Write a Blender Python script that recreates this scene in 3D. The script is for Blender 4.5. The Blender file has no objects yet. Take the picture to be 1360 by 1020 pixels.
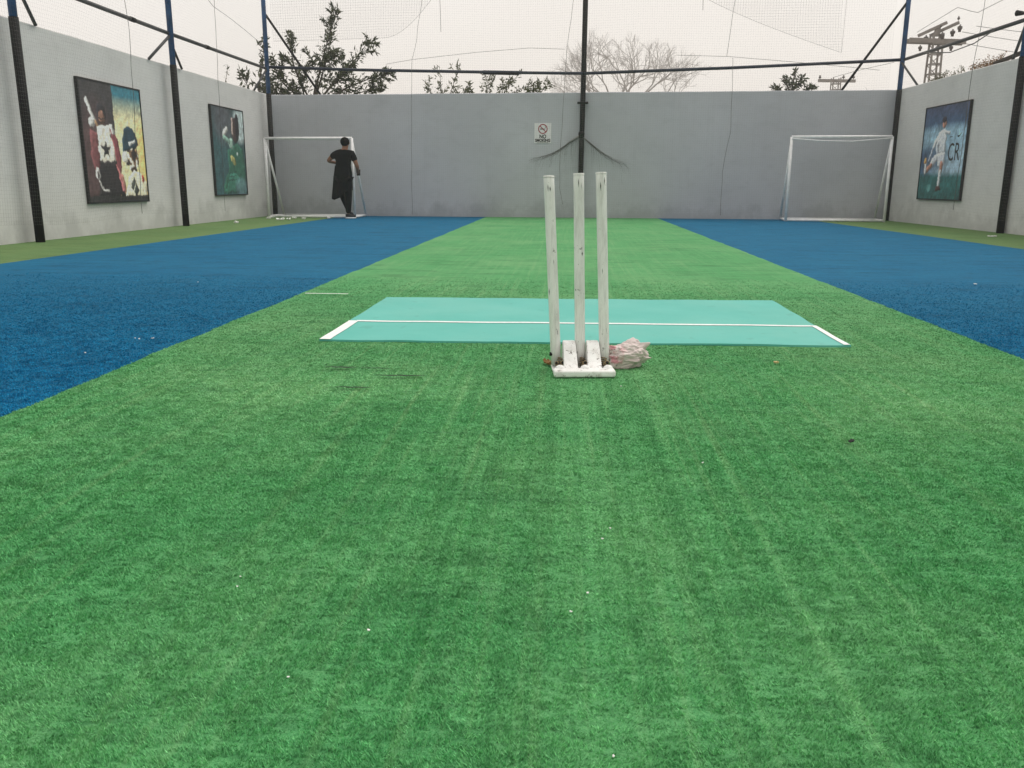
import bpy, bmesh, math, random
import numpy as np
from mathutils import Vector, Matrix, noise, Euler
R = math.radians
random.seed(7)
rng = np.random.default_rng(11)
S = bpy.context.scene
COL = S.collection

# ------------------------------------------------------------------ camera
cam = bpy.data.cameras.new('camera'); camo = bpy.data.objects.new('camera', cam); COL.objects.link(camo)
cam.sensor_width = 36.0; cam.lens = 1132.9 / 1360 * 36
cam.clip_start = 0.05; cam.clip_end = 3000
_r = Vector((0.998, 0.0629, 0.0038)); _f = Vector((-0.0604, 0.9715, -0.2291)).normalized()
_r = (_r - _f * _r.dot(_f)).normalized(); _u = _r.cross(_f)
M = Matrix((_r, _u, -_f)).transposed().to_4x4(); M.translation = (0, 0, 0.70)
camo.matrix_world = M
S.camera = camo

# ------------------------------------------------------------------ sky, sun, exposure
SUN_EL, SUN_AZ = 62, 55          # azimuth from +Y towards +X
w = bpy.data.worlds.new('World'); S.world = w; w.use_nodes = True
nt = w.node_tree; nt.nodes.clear()
out = nt.nodes.new('ShaderNodeOutputWorld')
sky = nt.nodes.new('ShaderNodeTexSky'); sky.sky_type = 'NISHITA'; sky.sun_disc = False
sky.sun_elevation = R(SUN_EL); sky.sun_rotation = R(SUN_AZ); sky.dust_density = 8; sky.air_density = 1.5; sky.ozone_density = 1
b1 = nt.nodes.new('ShaderNodeBackground'); b1.inputs[1].default_value = 0.07
nt.links.new(sky.outputs[0], b1.inputs[0])
b2 = nt.nodes.new('ShaderNodeBackground'); b2.inputs[0].default_value = (0.96, 0.915, 0.86, 1); b2.inputs[1].default_value = 1.0
cn = nt.nodes.new('ShaderNodeTexNoise'); cn.inputs['Scale'].default_value = 2.2; cn.inputs['Detail'].default_value = 3
cr_ = nt.nodes.new('ShaderNodeValToRGB'); cr_.color_ramp.elements[0].position = .35; cr_.color_ramp.elements[0].color = (.935, .885, .83, 1)
cr_.color_ramp.elements[1].position = .65; cr_.color_ramp.elements[1].color = (.985, .945, .895, 1)
tcw = nt.nodes.new('ShaderNodeTexCoord'); nt.links.new(tcw.outputs['Generated'], cn.inputs['Vector']); nt.links.new(cn.outputs['Fac'], cr_.inputs[0]); nt.links.new(cr_.outputs[0], b2.inputs[0])
mx = nt.nodes.new('ShaderNodeMixShader'); mx.inputs[0].default_value = 0.88
nt.links.new(b1.outputs[0], mx.inputs[1]); nt.links.new(b2.outputs[0], mx.inputs[2]); nt.links.new(mx.outputs[0], out.inputs[0])
sl = bpy.data.lights.new('sun', 'SUN'); sl.energy = 1.3; sl.angle = R(38); sl.color = (1, 0.965, 0.91)
so = bpy.data.objects.new('sun', sl); COL.objects.link(so)
sd = Vector((math.sin(R(SUN_AZ)) * math.cos(R(SUN_EL)), math.cos(R(SUN_AZ)) * math.cos(R(SUN_EL)), math.sin(R(SUN_EL))))
so.rotation_euler = sd.to_track_quat('Z', 'Y').to_euler()
S.view_settings.view_transform = 'Standard'; S.view_settings.look = 'None'
S.view_settings.exposure = 0.2; S.view_settings.gamma = 1.0
S.render.engine = 'CYCLES'
S.cycles.use_denoising = True; S.cycles.use_adaptive_sampling = False
S.cycles.max_bounces = 6; S.cycles.volume_bounces = 1

# ------------------------------------------------------------------ material helpers
def lin(r, g, b):
    f = lambda c: (c / 255 / 12.92) if c / 255 <= 0.04045 else ((c / 255 + 0.055) / 1.055) ** 2.4
    return (f(r), f(g), f(b), 1)
class NT:
    """a small wrapper for building node trees"""
    def __init__(s, name):
        s.m = bpy.data.materials.new(name); s.m.use_nodes = True; s.t = s.m.node_tree; s.t.nodes.clear()
        s.o = s.n('ShaderNodeOutputMaterial'); s.p = s.n('ShaderNodeBsdfPrincipled'); s.l(s.p.outputs[0], s.o.inputs[0])
    def n(s, t, **k):
        x = s.t.nodes.new(t)
        for a, v in k.items(): setattr(x, a, v)
        return x
    def l(s, a, b): s.t.links.new(a, b)
    def set(s, **k):
        for a, v in k.items(): s.p.inputs[a.replace('_', ' ')].default_value = v
    def pos(s, scale=(1, 1, 1), obj=True):
        tc = s.n('ShaderNodeTexCoord'); mp = s.n('ShaderNodeMapping'); mp.inputs['Scale'].default_value = scale
        s.l(tc.outputs['Object'], mp.inputs[0]); return mp.outputs[0]
    def noise(s, v, scale, detail=4, rough=0.55, dist=0):
        x = s.n('ShaderNodeTexNoise'); x.inputs['Scale'].default_value = scale; x.inputs['Detail'].default_value = detail
        x.inputs['Roughness'].default_value = rough; x.inputs['Distortion'].default_value = dist; s.l(v, x.inputs['Vector']); return x.outputs['Fac']
    def ramp(s, v, *stops):
        x = s.n('ShaderNodeValToRGB'); e = x.color_ramp.elements
        while len(e) < len(stops): e.new(0.5)
        for i, (p, c) in enumerate(stops):
            e[i].position = p; e[i].color = c if len(c) == 4 else (*c, 1)
        s.l(v, x.inputs[0]); return x.outputs[0]
    def mix(s, f, a, b, mode='MIX'):
        x = s.n('ShaderNodeMix', data_type='RGBA', blend_type=mode)
        for i, v in ((0, f), (6, a), (7, b)):
            if hasattr(v, 'links') or hasattr(v, 'is_linked'): s.l(v, x.inputs[i])
            else: x.inputs[i].default_value = v
        return x.outputs[2]
    def bump(s, h, strength, dist=0.01):
        x = s.n('ShaderNodeBump'); x.inputs['Strength'].default_value = strength; x.inputs['Distance'].default_value = dist
        s.l(h, x.inputs['Height']); s.l(x.outputs[0], s.p.inputs['Normal'])
    def color(s, c): s.l(c, s.p.inputs['Base Color'])
G = lambda v: (v, v, v, 1)
def simple(name, c, rough=0.6, var=0.25, scale=6, metal=0.0, spec=0.4):
    m = NT(name); f = m.noise(m.pos(), scale, 5)
    c = c if len(c) == 4 else (*c, 1)
    lo = tuple(x * (1 - var) for x in c[:3]) + (1,); hi = tuple(min(1, x * (1 + var)) for x in c[:3]) + (1,)
    m.color(m.ramp(f, (0.3, lo), (0.7, hi))); m.set(Roughness=rough, Metallic=metal); m.p.inputs['Specular IOR Level'].default_value = spec
    return m.m

def turf_mat(name, lo, mid, hi, wear, blade=False, sheen=.12):
    m = NT(name)
    big = m.noise(m.pos((1, .8, 1)), 1.1, 4, .6)
    streak = m.noise(m.pos((1, .02, 1)), 30, 3, .65)
    fine = m.noise(m.pos((1, 1, 1)), 170, 3, .65)
    mid_n = m.noise(m.pos((.6, 1.5, 1)), 34, 4, .65)
    dash = m.noise(m.pos((.22, 1, 1)), 13, 5, .7)
    dk = tuple(x * .55 for x in lo[:3]) + (1,)
    c = m.ramp(fine, (.28, lo), (.5, mid), (.74, hi))
    c2 = m.mix(m.ramp(big, (.42, G(0)), (.75, G(.50))), c, wear)
    c3 = m.mix(m.ramp(streak, (.52, G(0)), (.72, G(.42))), c2, wear)
    c3 = m.mix(m.ramp(streak, (.28, G(.30)), (.46, G(0))), c3, lo)
    c4 = m.mix(m.ramp(mid_n, (.30, G(.30 if blade else .45)), (.50, G(0))), c3, dk)  # dark gaps between tufts, their shade put into the colour
    c4 = m.mix(m.ramp(dash, (.30, G(.30 if blade else .50)), (.48, G(0))), c4, dk)
    if not blade:      # matted ridges and worn lighter bands, the scale the eye still sees far down the strip
        rd = m.noise(m.pos((.30, 1, 1)), 4.5, 6, .78)
        c4 = m.mix(m.ramp(rd, (.33, G(.55)), (.47, G(0))), c4, dk); c4 = m.mix(m.ramp(rd, (.54, G(0)), (.70, G(.55))), c4, hi)
    if blade:
        a = m.n('ShaderNodeAttribute', attribute_name='tint')
        c4 = m.mix(1.0, c4, a.outputs['Color'], 'MULTIPLY')
    else:
        m.bump(fine, .6, .006)
    m.color(c4)
    m.set(Roughness=.85); m.p.inputs['Specular IOR Level'].default_value = .12
    m.p.inputs['Sheen Weight'].default_value = sheen; m.p.inputs['Sheen Roughness'].default_value = .45
    m.p.inputs['Sheen Tint'].default_value = tuple(min(1, x * 3) for x in hi[:3]) + (1,)
    return m.m
GREEN = (lin(52, 118, 70), lin(78, 148, 92), lin(108, 170, 114), lin(124, 168, 118))
BLUE = (lin(8, 74, 106), lin(14, 97, 134), lin(26, 114, 150), lin(32, 106, 138))
OLIVE = (lin(72, 102, 58), lin(92, 122, 76), lin(108, 136, 88), lin(116, 134, 86))
MT = {}
MT['green'] = turf_mat('green_turf', *GREEN); MT['green_blade'] = turf_mat('green_turf_pile', *GREEN, blade=True)
MT['blue'] = turf_mat('blue_turf', *BLUE, sheen=0); MT['blue_blade'] = turf_mat('blue_turf_pile', *BLUE, blade=True, sheen=0)
MT['olive'] = turf_mat('olive_turf', *OLIVE)

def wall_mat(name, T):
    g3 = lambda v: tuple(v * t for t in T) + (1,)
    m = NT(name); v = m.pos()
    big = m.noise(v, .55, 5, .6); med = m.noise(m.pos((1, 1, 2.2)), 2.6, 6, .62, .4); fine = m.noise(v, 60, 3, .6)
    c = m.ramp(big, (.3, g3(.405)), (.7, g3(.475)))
    c = m.mix(m.ramp(med, (.50, G(0)), (.80, G(.40))), c, g3(.325))
    # grime splashed up from the floor, with an uneven upper edge
    sp = m.n('ShaderNodeSeparateXYZ'); tc = m.n('ShaderNodeTexCoord'); m.l(tc.outputs['Object'], sp.inputs[0])
    splash = m.noise(m.pos((1, 1, .8)), 1.7, 6, .7)
    mm = m.n('ShaderNodeMath', operation='MULTIPLY_ADD'); m.l(splash, mm.inputs[0]); mm.inputs[1].default_value = 1.5
    mm.inputs[2].default_value = -.42
    sb = m.n('ShaderNodeMath', operation='SUBTRACT'); m.l(mm.outputs[0], sb.inputs[0]); m.l(sp.outputs[2], sb.inputs[1])
    c = m.mix(m.ramp(sb.outputs[0], (.0, G(0)), (.30, G(.6))), c, g3(.28))
    # vertical rain streaks
    st = m.noise(m.pos((1, 1, .06)), 9, 4, .6)
    c = m.mix(m.ramp(st, (.54, G(0)), (.8, G(.26))), c, g3(.34))
    # chips of pale plaster
    ch = m.noise(v, 14, 4, .7); c = m.mix(m.ramp(ch, (.74, G(0)), (.77, G(.6))), c, g3(.56))
    m.color(c); m.set(Roughness=.9); m.p.inputs['Specular IOR Level'].default_value = .2
    m.bump(m.mix(.35, med, fine), .35, .02)
    return m.m
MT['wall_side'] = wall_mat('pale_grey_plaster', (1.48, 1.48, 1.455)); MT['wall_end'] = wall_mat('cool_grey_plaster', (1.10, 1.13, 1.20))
MT['blue_steel'] = simple('blue_paint', lin(34, 78, 124), .45, .3, 9)
MT['black_steel'] = simple('black_paint', lin(13, 13, 14), .7, .4, 9, 0, .2)
MT['rail_steel'] = simple('grey_rail_steel', lin(66, 66, 68), .55, .3, 12)
MT['navy_rail'] = simple('navy_rail', lin(24, 34, 52), .5, .35, 5)
MT['white_steel'] = simple('white_goal_paint', (.82, .82, .82), .5, .10, 10)
MT['net'] = simple('net_twine', (.22, .21, .20), .8, .1, 3)
MT['rope'] = simple('net_rope', (.12, .115, .11), .8, .2, 9)
MT['teal'] = None
MT['tape'] = simple('white_tape', (.82, .83, .82), .55, .12, 60)
MT['dark'] = simple('dark_gap', lin(22, 38, 24), .9, .3, 40)
MT['soil'] = simple('soil', (.16, .13, .10), .95, .3, .6)
MT['bark'] = simple('bark', (.07, .055, .045), .9, .35, 14)
MT['bark_hazed'] = simple('bark_hazed', (.32, .30, .285), .9, .3, 4)  # bark made paler, distance haze put into its colour
MT['skin'] = simple('skin', lin(132, 92, 70), .6, .1, 12)
MT['hair'] = simple('hair', lin(16, 15, 15), .9, .4, 60, 0, .1)
MT['cloth_black'] = simple('black_cloth', lin(13, 14, 16), .9, .35, 22, 0, .15)
MT['shoe'] = simple('black_shoe', lin(28, 28, 30), .6, .2, 20)
MT['sole'] = simple('white_sole', (.75, .75, .75), .6, .1, 20)
MT['concrete_pole'] = simple('hazed_steel', lin(132, 126, 121), .75, .25, 3)  # pylon steel lightened to carry the fading of distant air
MT['insulator'] = simple('insulator', lin(70, 62, 58), .4, .2, 5)
MT['wire'] = simple('wire', (.12, .12, .12), .6, .1, 3)
MT['plastic_white'] = simple('scrap_white', (.8, .8, .78), .6, .12, 30)
MT['tan'] = simple('tan_crumb', lin(190, 166, 120), .8, .3, 60)
MT['brass'] = simple('dull_brass', lin(128, 112, 84), .45, .4, 90, .6)
MT['hole'] = simple('hole', (.01, .01, .01), .9, .1, 5)
MT['leaf_dry'] = simple('dry_leaf', lin(132, 98, 58), .8, .3, 60)
MT['black_frame'] = simple('poster_frame', lin(26, 26, 28), .5, .2, 10)
MT['sign_white'] = simple('sign_white', (.76, .75, .75), .4, .06, 12)
MT['sign_red'] = simple('sign_red', lin(150, 34, 52), .4, .1, 12)
MT['sign_black'] = simple('sign_black', lin(18, 18, 20), .4, .1, 12)

def teal_mat():
    m = NT('teal_mat_vinyl'); v = m.pos()
    a = m.noise(v, 2.2, 5, .6); f = m.noise(v, 240, 2, .5); sm = m.noise(m.pos((.5, 2.2, 1)), 7, 5, .7)
    c = m.ramp(a, (.3, lin(84, 172, 160)), (.7, lin(97, 180, 169)))
    c = m.mix(m.ramp(sm, (.56, G(0)), (.8, G(.30))), c, lin(76, 152, 138))
    mk = m.noise(m.pos((1, .6, 1)), 11, 3, .5); c = m.mix(m.ramp(mk, (.66, G(0)), (.72, G(.22))), c, lin(70, 128, 112))     # ball and shoe marks
    du = m.noise(v, 1.3, 5, .65); c = m.mix(m.ramp(du, (.45, G(0)), (.8, G(.30))), c, lin(140, 186, 172))
    m.color(c); m.set(Roughness=.62); m.p.inputs['Specular IOR Level'].default_value = .25; m.bump(f, .12, .002); return m.m
MT['teal'] = teal_mat()
def stump_mat():
    m = NT('scuffed_white_paint'); v = m.pos()
    st = m.noise(m.pos((1, 1, .12)), 95, 4, .65); sp = m.noise(v, 42, 5, .7); big = m.noise(m.pos((1, 1, .4)), 9, 4)
    c = m.ramp(big, (.3, (.70, .695, .67)), (.7, (.86, .855, .835)))
    c = m.mix(m.ramp(st, (.46, G(0)), (.78, G(.65))), c, (.44, .425, .41, 1))
    c = m.mix(m.ramp(sp, (.64, G(0)), (.70, G(.75))), c, (.10, .09, .08, 1))
    m.color(c); m.set(Roughness=.55); m.bump(st, .2, .002); return m.m
MT['stump'] = stump_mat()
def metal_white():
    m = NT('chipped_white_metal'); v = m.pos()
    sp = m.noise(v, 60, 5, .75); big = m.noise(v, 18, 4); dirt = m.noise(v, 28, 5, .7)
    c = m.ramp(big, (.3, (.76, .755, .74)), (.7, (.88, .88, .87)))
    c = m.mix(m.ramp(dirt, (.50, G(0)), (.72, G(.55))), c, (.42, .38, .33, 1))
    c = m.mix(m.ramp(sp, (.58, G(0)), (.64, G(.85))), c, (.10, .085, .07, 1))
    m.color(c); m.set(Roughness=.45); return m.m
MT['base'] = metal_white()
def leaf_mat(name, a, b):
    m = NT(name); at = m.n('ShaderNodeAttribute', attribute_name='tint')
    c = m.mix(at.outputs['Fac'], a, b); m.color(c); m.set(Roughness=.6)
    tr = m.n('ShaderNodeBsdfTranslucent'); m.l(c, tr.inputs[0]); ms = m.n('ShaderNodeMixShader'); ms.inputs[0].default_value = .25
    m.l(m.p.outputs[0], ms.inputs[1]); m.l(tr.outputs[0], ms.inputs[2]); m.l(ms.outputs[0], m.o.inputs[0]); return m.m
MT['leaf_dark'] = leaf_mat('dark_leaf', (.024, .034, .013, 1), (.095, .115, .045, 1))
MT['leaf_yellow'] = leaf_mat('yellowish_leaf', (.05, .065, .025, 1), (.14, .15, .06, 1))
MT['twig_dry'] = simple('dry_twig', lin(120, 104, 90), .9, .3, 9)
def print_mat():
    m = NT('printed_vinyl'); a = m.n('ShaderNodeAttribute', attribute_name='print'); m.color(a.outputs['Color']); m.set(Roughness=.38)
    m.p.inputs['Specular IOR Level'].default_value = .35; return m.m
MT['print'] = print_mat()
def bag_mat():
    m = NT('pink_printed_bag'); v = m.pos(); n = m.noise(v, 26, 3); n2 = m.noise(v, 70, 4, .7)
    sp = m.n('ShaderNodeSeparateXYZ'); tc = m.n('ShaderNodeTexCoord'); m.l(tc.outputs['Object'], sp.inputs[0])
    # the printed end of the bag: red and dark ink patches, the rest plain
    k = m.n('ShaderNodeMapRange'); k.inputs[1].default_value = .0; k.inputs[2].default_value = -.05; m.l(sp.outputs[0], k.inputs[0])
    c = m.ramp(m.noise(v, 9, 3), (.35, lin(212, 201, 197)), (.65, lin(198, 180, 178)))
    f1 = m.n('ShaderNodeMath', operation='MULTIPLY'); m.l(k.outputs[0], f1.inputs[0]); m.l(m.ramp(n, (.50, G(0)), (.58, G(.8))), f1.inputs[1])
    c = m.mix(f1.outputs[0], c, lin(196, 120, 130))
    f2 = m.n('ShaderNodeMath', operation='MULTIPLY'); m.l(k.outputs[0], f2.inputs[0]); m.l(m.ramp(n2, (.58, G(0)), (.66, G(.85))), f2.inputs[1])
    c = m.mix(f2.outputs[0], c, lin(70, 60, 54)); m.color(c); m.set(Roughness=.38); return m.m
MT['bag'] = bag_mat()

# ------------------------------------------------------------------ mesh helpers
def mesh_obj(name, verts, faces, mat, parent=None, smooth=False):
    me = bpy.data.meshes.new(name); me.from_pydata([tuple(map(float, v)) for v in verts], [], [tuple(map(int, f)) for f in faces]); me.update()
    if smooth: me.shade_smooth()
    return link(name, me, mat, parent)
def link(name, me, mat, parent=None):
    o = bpy.data.objects.new(name, me); COL.objects.link(o)
    if mat is not None: me.materials.append(MT[mat] if isinstance(mat, str) else mat)
    o.parent = parent; return o
def fast_mesh(name, V, F, mat, parent=None, attr=None, smooth=False):
    """V (n,3), F (m,k) arrays, all faces k-gons; attr: (attribute name, per-vertex rgb)"""
    V = np.asarray(V, np.float32); F = np.asarray(F, np.int32); k = F.shape[1]
    me = bpy.data.meshes.new(name); me.vertices.add(len(V)); me.vertices.foreach_set('co', V.ravel())
    me.loops.add(F.size); me.loops.foreach_set('vertex_index', F.ravel())
    me.polygons.add(len(F)); me.polygons.foreach_set('loop_start', np.arange(len(F), dtype=np.int32) * k)
    me.update(calc_edges=True)
    if smooth: me.polygons.foreach_set('use_smooth', np.ones(len(F), bool))
    if attr is not None:
        a = me.color_attributes.new(attr[0], 'FLOAT_COLOR', 'POINT')
        c = np.ones((len(V), 4), np.float32); c[:, :3] = attr[1]; a.data.foreach_set('color', c.ravel())
    return link(name, me, mat, parent)
def tubes(P, rad, n=3):
    """P (N,k,3) polylines, rad scalar or (N,k): n-sided tubes -> V, F"""
    P = np.asarray(P, float); N, k, _ = P.shape
    T = np.gradient(P, axis=1); T /= np.linalg.norm(T, axis=2, keepdims=True) + 1e-12
    ref = np.where(np.abs(T[..., 2:3]) > .9, np.array([1., 0, 0]), np.array([0, 0, 1.]))
    A = np.cross(T, ref); A /= np.linalg.norm(A, axis=2, keepdims=True) + 1e-12; B = np.cross(T, A)
    rad = np.broadcast_to(np.asarray(rad, float), (N, k))[..., None]
    th = np.arange(n) * 2 * math.pi / n
    V = np.stack([P + rad * (A * math.cos(t) + B * math.sin(t)) for t in th], 2)      # N,k,n,3
    idx = np.arange(N * k * n).reshape(N, k, n); nx = np.roll(idx, -1, 2)
    F = np.stack([idx[:, :-1], nx[:, :-1], nx[:, 1:], idx[:, 1:]], -1).reshape(-1, 4)
    return V.reshape(-1, 3), F
def tube(name, pts, rad, mat, parent=None, n=10, smooth=True, caps=True):
    pts = np.asarray(pts, float)
    V, F = tubes(pts[None], np.asarray(rad)[None] if np.ndim(rad) else rad, n)
    F = [tuple(f) for f in F]; k = len(pts)
    if caps: F += [tuple(range(n))[::-1], tuple(range((k - 1) * n, k * n))]
    return mesh_obj(name, V, F, mat, parent, smooth)
def seg(a, b, k=2): return [Vector(a).lerp(Vector(b), i / (k - 1)) for i in range(k)]
def bar(name, a, b, wd, ht, mat, parent=None, up=(0, 0, 1), bev=.0):
    """box beam from a to b"""
    a, b = Vector(a), Vector(b); d = (b - a); L = d.length; d.normalize()
    up = Vector(up); s = d.cross(up)
    if s.length < 1e-3: s = d.cross(Vector((1, 0, 0)))
    s.normalize(); u = s.cross(d)
    bm = bmesh.new(); bmesh.ops.create_cube(bm, size=1)
    for v in bm.verts: v.co = Vector((v.co.x * wd, v.co.y * L, v.co.z * ht))
    if bev: bmesh.ops.bevel(bm, geom=bm.edges[:], offset=bev, segments=2, affect='EDGES', profile=.5)
    mt = Matrix((s, d, u)).transposed().to_4x4(); mt.translation = (a + b) / 2
    bmesh.ops.transform(bm, matrix=mt, verts=bm.verts)
    me = bpy.data.meshes.new(name); bm.to_mesh(me); bm.free(); return link(name, me, mat, parent)
def box(name, lo, hi, mat, parent=None, bev=.0, segs=2):
    bm = bmesh.new(); bmesh.ops.create_cube(bm, size=1)
    lo, hi = Vector(lo), Vector(hi)
    for v in bm.verts: v.co = Vector([(lo[i] + hi[i]) / 2 + v.co[i] * (hi[i] - lo[i]) for i in range(3)])
    if bev: bmesh.ops.bevel(bm, geom=bm.edges[:], offset=bev, segments=segs, affect='EDGES', profile=.5)
    me = bpy.data.meshes.new(name); bm.to_mesh(me); bm.free(); return link(name, me, mat, parent)
def empty(name, loc=(0, 0, 0), rot=(0, 0, 0)):
    o = bpy.data.objects.new(name, None); COL.objects.link(o); o.location = loc; o.rotation_euler = rot; o.empty_display_size = .1; return o
def tag(o, label=None, cat=None, group=None, kind=None):
    if label: o['label'] = label
    if cat: o['category'] = cat
    if group: o['group'] = group
    if kind: o['kind'] = kind
    return o
def fn(x, y, z=0.): return noise.noise(Vector((x, y, z)))

# ------------------------------------------------------------------ ground and court floor
XL, YL, XR, YR, WH = -6.351, 18.670, 6.411, 17.958, 2.505
backY = lambda X: YL + (YR - YL) * (X - XL) / (XR - XL)
rightX = lambda Y: XR + .0255 * (YR - Y)
Y0 = -3.0
e0 = lambda Y: XL
e1 = lambda Y: -4.703 - .0185 * (YL - Y) + .010 * fn(Y * .9, 3) + .006 * fn(Y * 4, 9)
e2 = lambda Y: -1.710 + .020 * fn(Y * 1.3, 13) + .013 * fn(Y * 4.5, 19) + .006 * fn(Y * 14, 17)
e3 = lambda Y: 1.892 + .018 * fn(Y * 1.1, 23) + .012 * fn(Y * 4.5, 29) + .006 * fn(Y * 14, 27)
e4 = lambda Y: 4.871 + .0326 * (YR - Y) + .012 * fn(Y * .8, 33) + .006 * fn(Y * 4, 39)
e5 = rightX
mesh_obj('ground', [(-700, -700, -.03), (700, -700, -.03), (700, 1500, -.03), (-700, 1500, -.03)], [(0, 1, 2, 3)], 'soil')
tag(bpy.data.objects['ground'], kind='structure', label='bare brown soil around and under the walled court')
def strip(name, ea, eb, mat, label, nu=6):
    ys = np.concatenate([np.arange(Y0, 8, .04), np.arange(8, 19.2, .2)])
    V = []; nr = len(ys)
    for y in ys:
        a, b = ea(y), eb(y)
        for i in range(nu + 1):
            x = a + (b - a) * i / nu
            V.append((x, min(y, backY(x) + .01) if y > 17 else y, 0))
    F = [(r * (nu + 1) + i, r * (nu + 1) + i + 1, (r + 1) * (nu + 1) + i + 1, (r + 1) * (nu + 1) + i) for r in range(nr - 1) for i in range(nu)]
    return tag(mesh_obj(name, V, F, mat, smooth=True), kind='structure', label=label)
strip('turf_border_left', e0, e1, 'olive', 'narrow olive green turf border along the wall with the cricket posters')
strip('blue_turf_left', e1, e2, 'blue', 'blue artificial turf strip beside the posters wall')
green = strip('green_turf', e2, e3, 'green', 'green artificial turf pitch strip', 14)
strip('blue_turf_right', e3, e4, 'blue', 'blue artificial turf strip beside the footballer poster wall')
strip('turf_border_right', e4, e5, 'olive', 'narrow olive green turf border along the wall with the footballer poster')

# pile of the turf: upright fibres, thinning out with distance where the eye cannot pick them out
def vnoise(x, y, s, seed=0):
    """smooth value noise on arrays"""
    x = x / s + 1000.; y = y / s + 1000.
    xi = np.floor(x).astype(int); yi = np.floor(y).astype(int); fx = x - xi; fy = y - yi
    fx = fx * fx * (3 - 2 * fx); fy = fy * fy * (3 - 2 * fy)
    h = lambda a, b: (np.sin(a * 127.1 + b * 311.7 + seed * 74.7) * 43758.5453) % 1.0
    return (h(xi, yi) * (1 - fx) + h(xi + 1, yi) * fx) * (1 - fy) + (h(xi, yi + 1) * (1 - fx) + h(xi + 1, yi + 1) * fx) * fy
MATX0, MATX1, MATY0, MATY1 = -1.106, 1.262, 3.765, 5.221
def pile(name, xa, xb, bands, mat, label, parent=None, cover=1.6, gain=1.62):
    X, Y, Wd, Ln = [], [], [], []
    for ya in np.arange(bands[0], bands[1], .1):
        yb = ya + .1; wd = .0012 + .0012 * ya; ln = .0070; dens = cover / (.5 * wd * .0074)
        a = xa(ya, yb); b = xb(ya, yb)
        if b <= a: continue
        n = int((b - a) * (yb - ya) * dens)
        X.append(rng.uniform(a, b, n)); Y.append(rng.uniform(ya, yb, n)); Wd.append(np.full(n, wd)); Ln.append(np.full(n, ln))
    X, Y, Wd, Ln = map(np.concatenate, (X, Y, Wd, Ln))
    keep = ~((X > MATX0 + .01) & (X < MATX1 - .01) & (Y > MATY0 + .01) & (Y < MATY1 - .01))
    ty = np.linspace(0, 8, 900); eL = np.interp(Y, ty, [e2(q) for q in ty]); eR = np.interp(Y, ty, [e3(q) for q in ty])
    keep &= ((X > eL) & (X < eR)) if 'green' in mat else ((X < eL) | (X > eR))
    X, Y, Wd, Ln = X[keep], Y[keep], Wd[keep], Ln[keep]
    n = len(X)
    # the nap: small tufts that lean together, with crevices a centimetre apart
    keep = rng.uniform(0, 1, len(X)) < np.clip((6.6 - Y) / 4.2, 0, 1)
    X, Y, Wd, Ln = X[keep], Y[keep], Wd[keep], Ln[keep]; n = len(X)
    far_flat = np.clip((Y - .9) / 4.2, 0, 1) ** .7                       # pile laid flatter with distance, shaped so it looks lighter farther off
    side = np.where(vnoise(X, Y, .03, 7) + rng.normal(0, .12, n) > .5, 0, math.pi) + 1.2 * (vnoise(X, Y, .02, 1) - .5) + rng.normal(0, .45, n)
    ang = np.where(rng.uniform(0, 1, n) < .65, side, -math.pi / 2 + rng.normal(0, .9, n))
    tuft = vnoise(X * .42, Y, .0072, 3); wave = vnoise(X * .40, Y, .019, 6)
    band = .14 + .86 * np.exp(-((X - .08) / .45) ** 2)
    rut = (np.clip((vnoise(X, Y * .006, .011, 9) - .60) / .2, 0, 1) + .6 * np.clip((vnoise(X, Y * .006, .034, 10) - .52) / .25, 0, 1)) * band   # straight drag lines along the pitch
    gap = vnoise(X * .34, Y, .0062, 12) + .35 * (vnoise(X * .5, Y, .03, 13) - .5)
    hgt = (.62 + .34 * tuft + .16 * wave) * np.clip((gap - .20) / .16, .14, 1)      # short crevices between the tufts
    tilt = np.clip(.62 + .80 * far_flat + .5 * (vnoise(X * .6, Y, .013, 5) - .5) + .25 * rut + rng.normal(0, .20, n), .05, 1.46)
    L = Ln * hgt * rng.uniform(.8, 1.15, n)
    hx, hy, hz = np.sin(tilt) * np.cos(ang) * L, np.sin(tilt) * np.sin(ang) * L, np.cos(tilt) * L
    wa = rng.uniform(0, math.pi, n); wx, wy = np.cos(wa) * Wd / 2, np.sin(wa) * Wd / 2
    V = np.empty((n, 3, 3)); V[:, 0] = np.stack([X - wx, Y - wy, np.full(n, -.001)], 1); V[:, 1] = np.stack([X + wx, Y + wy, np.full(n, -.001)], 1)
    V[:, 2] = np.stack([X + hx, Y + hy, .001 + hz], 1)
    g_ = (gain + ((1.02 if 'green' in mat else 1.35) - gain) * far_flat) * (1 + .16 * rut); t = (g_ * rng.normal(1., .15, n).clip(.55, 1.5))[:, None, None] * np.ones((1, 3, 3))  # near pile tinted brighter to offset the blades' own shade
    dust_far_lift = .50 * np.exp(-((X + .75) / .5) ** 2 - ((Y - 2.85) / .32) ** 2) + .42 * np.exp(-((X - 1.15) / .5) ** 2 - ((Y - 2.9) / .42) ** 2) + .40 * np.clip((Y - 1.5) / 1.5, 0, 1)
    if 'green' in mat: t = t * (1 + dust_far_lift[:, None, None] * np.array([.95, .50, .70])) * np.array([1.09, 1.0, 1.06])          # pale dust before the mat, plus grazing lightening with distance painted in
    o = fast_mesh(name, V.reshape(-1, 3), np.arange(3 * n).reshape(n, 3), mat, parent, ('tint', t.reshape(-1, 3)))
    return tag(o, kind='stuff', label=label)
bands = (.45, 6.6)
half = lambda yb: .70 * yb + .35
pile('grass', lambda ya, yb: max(-1.76, -half(yb) - .1 * yb), lambda ya, yb: min(1.94, half(yb) - .03 * yb), bands, 'green_blade', 'short green synthetic pile of the pitch strip')
bb = (1.8, 6.6)
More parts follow.
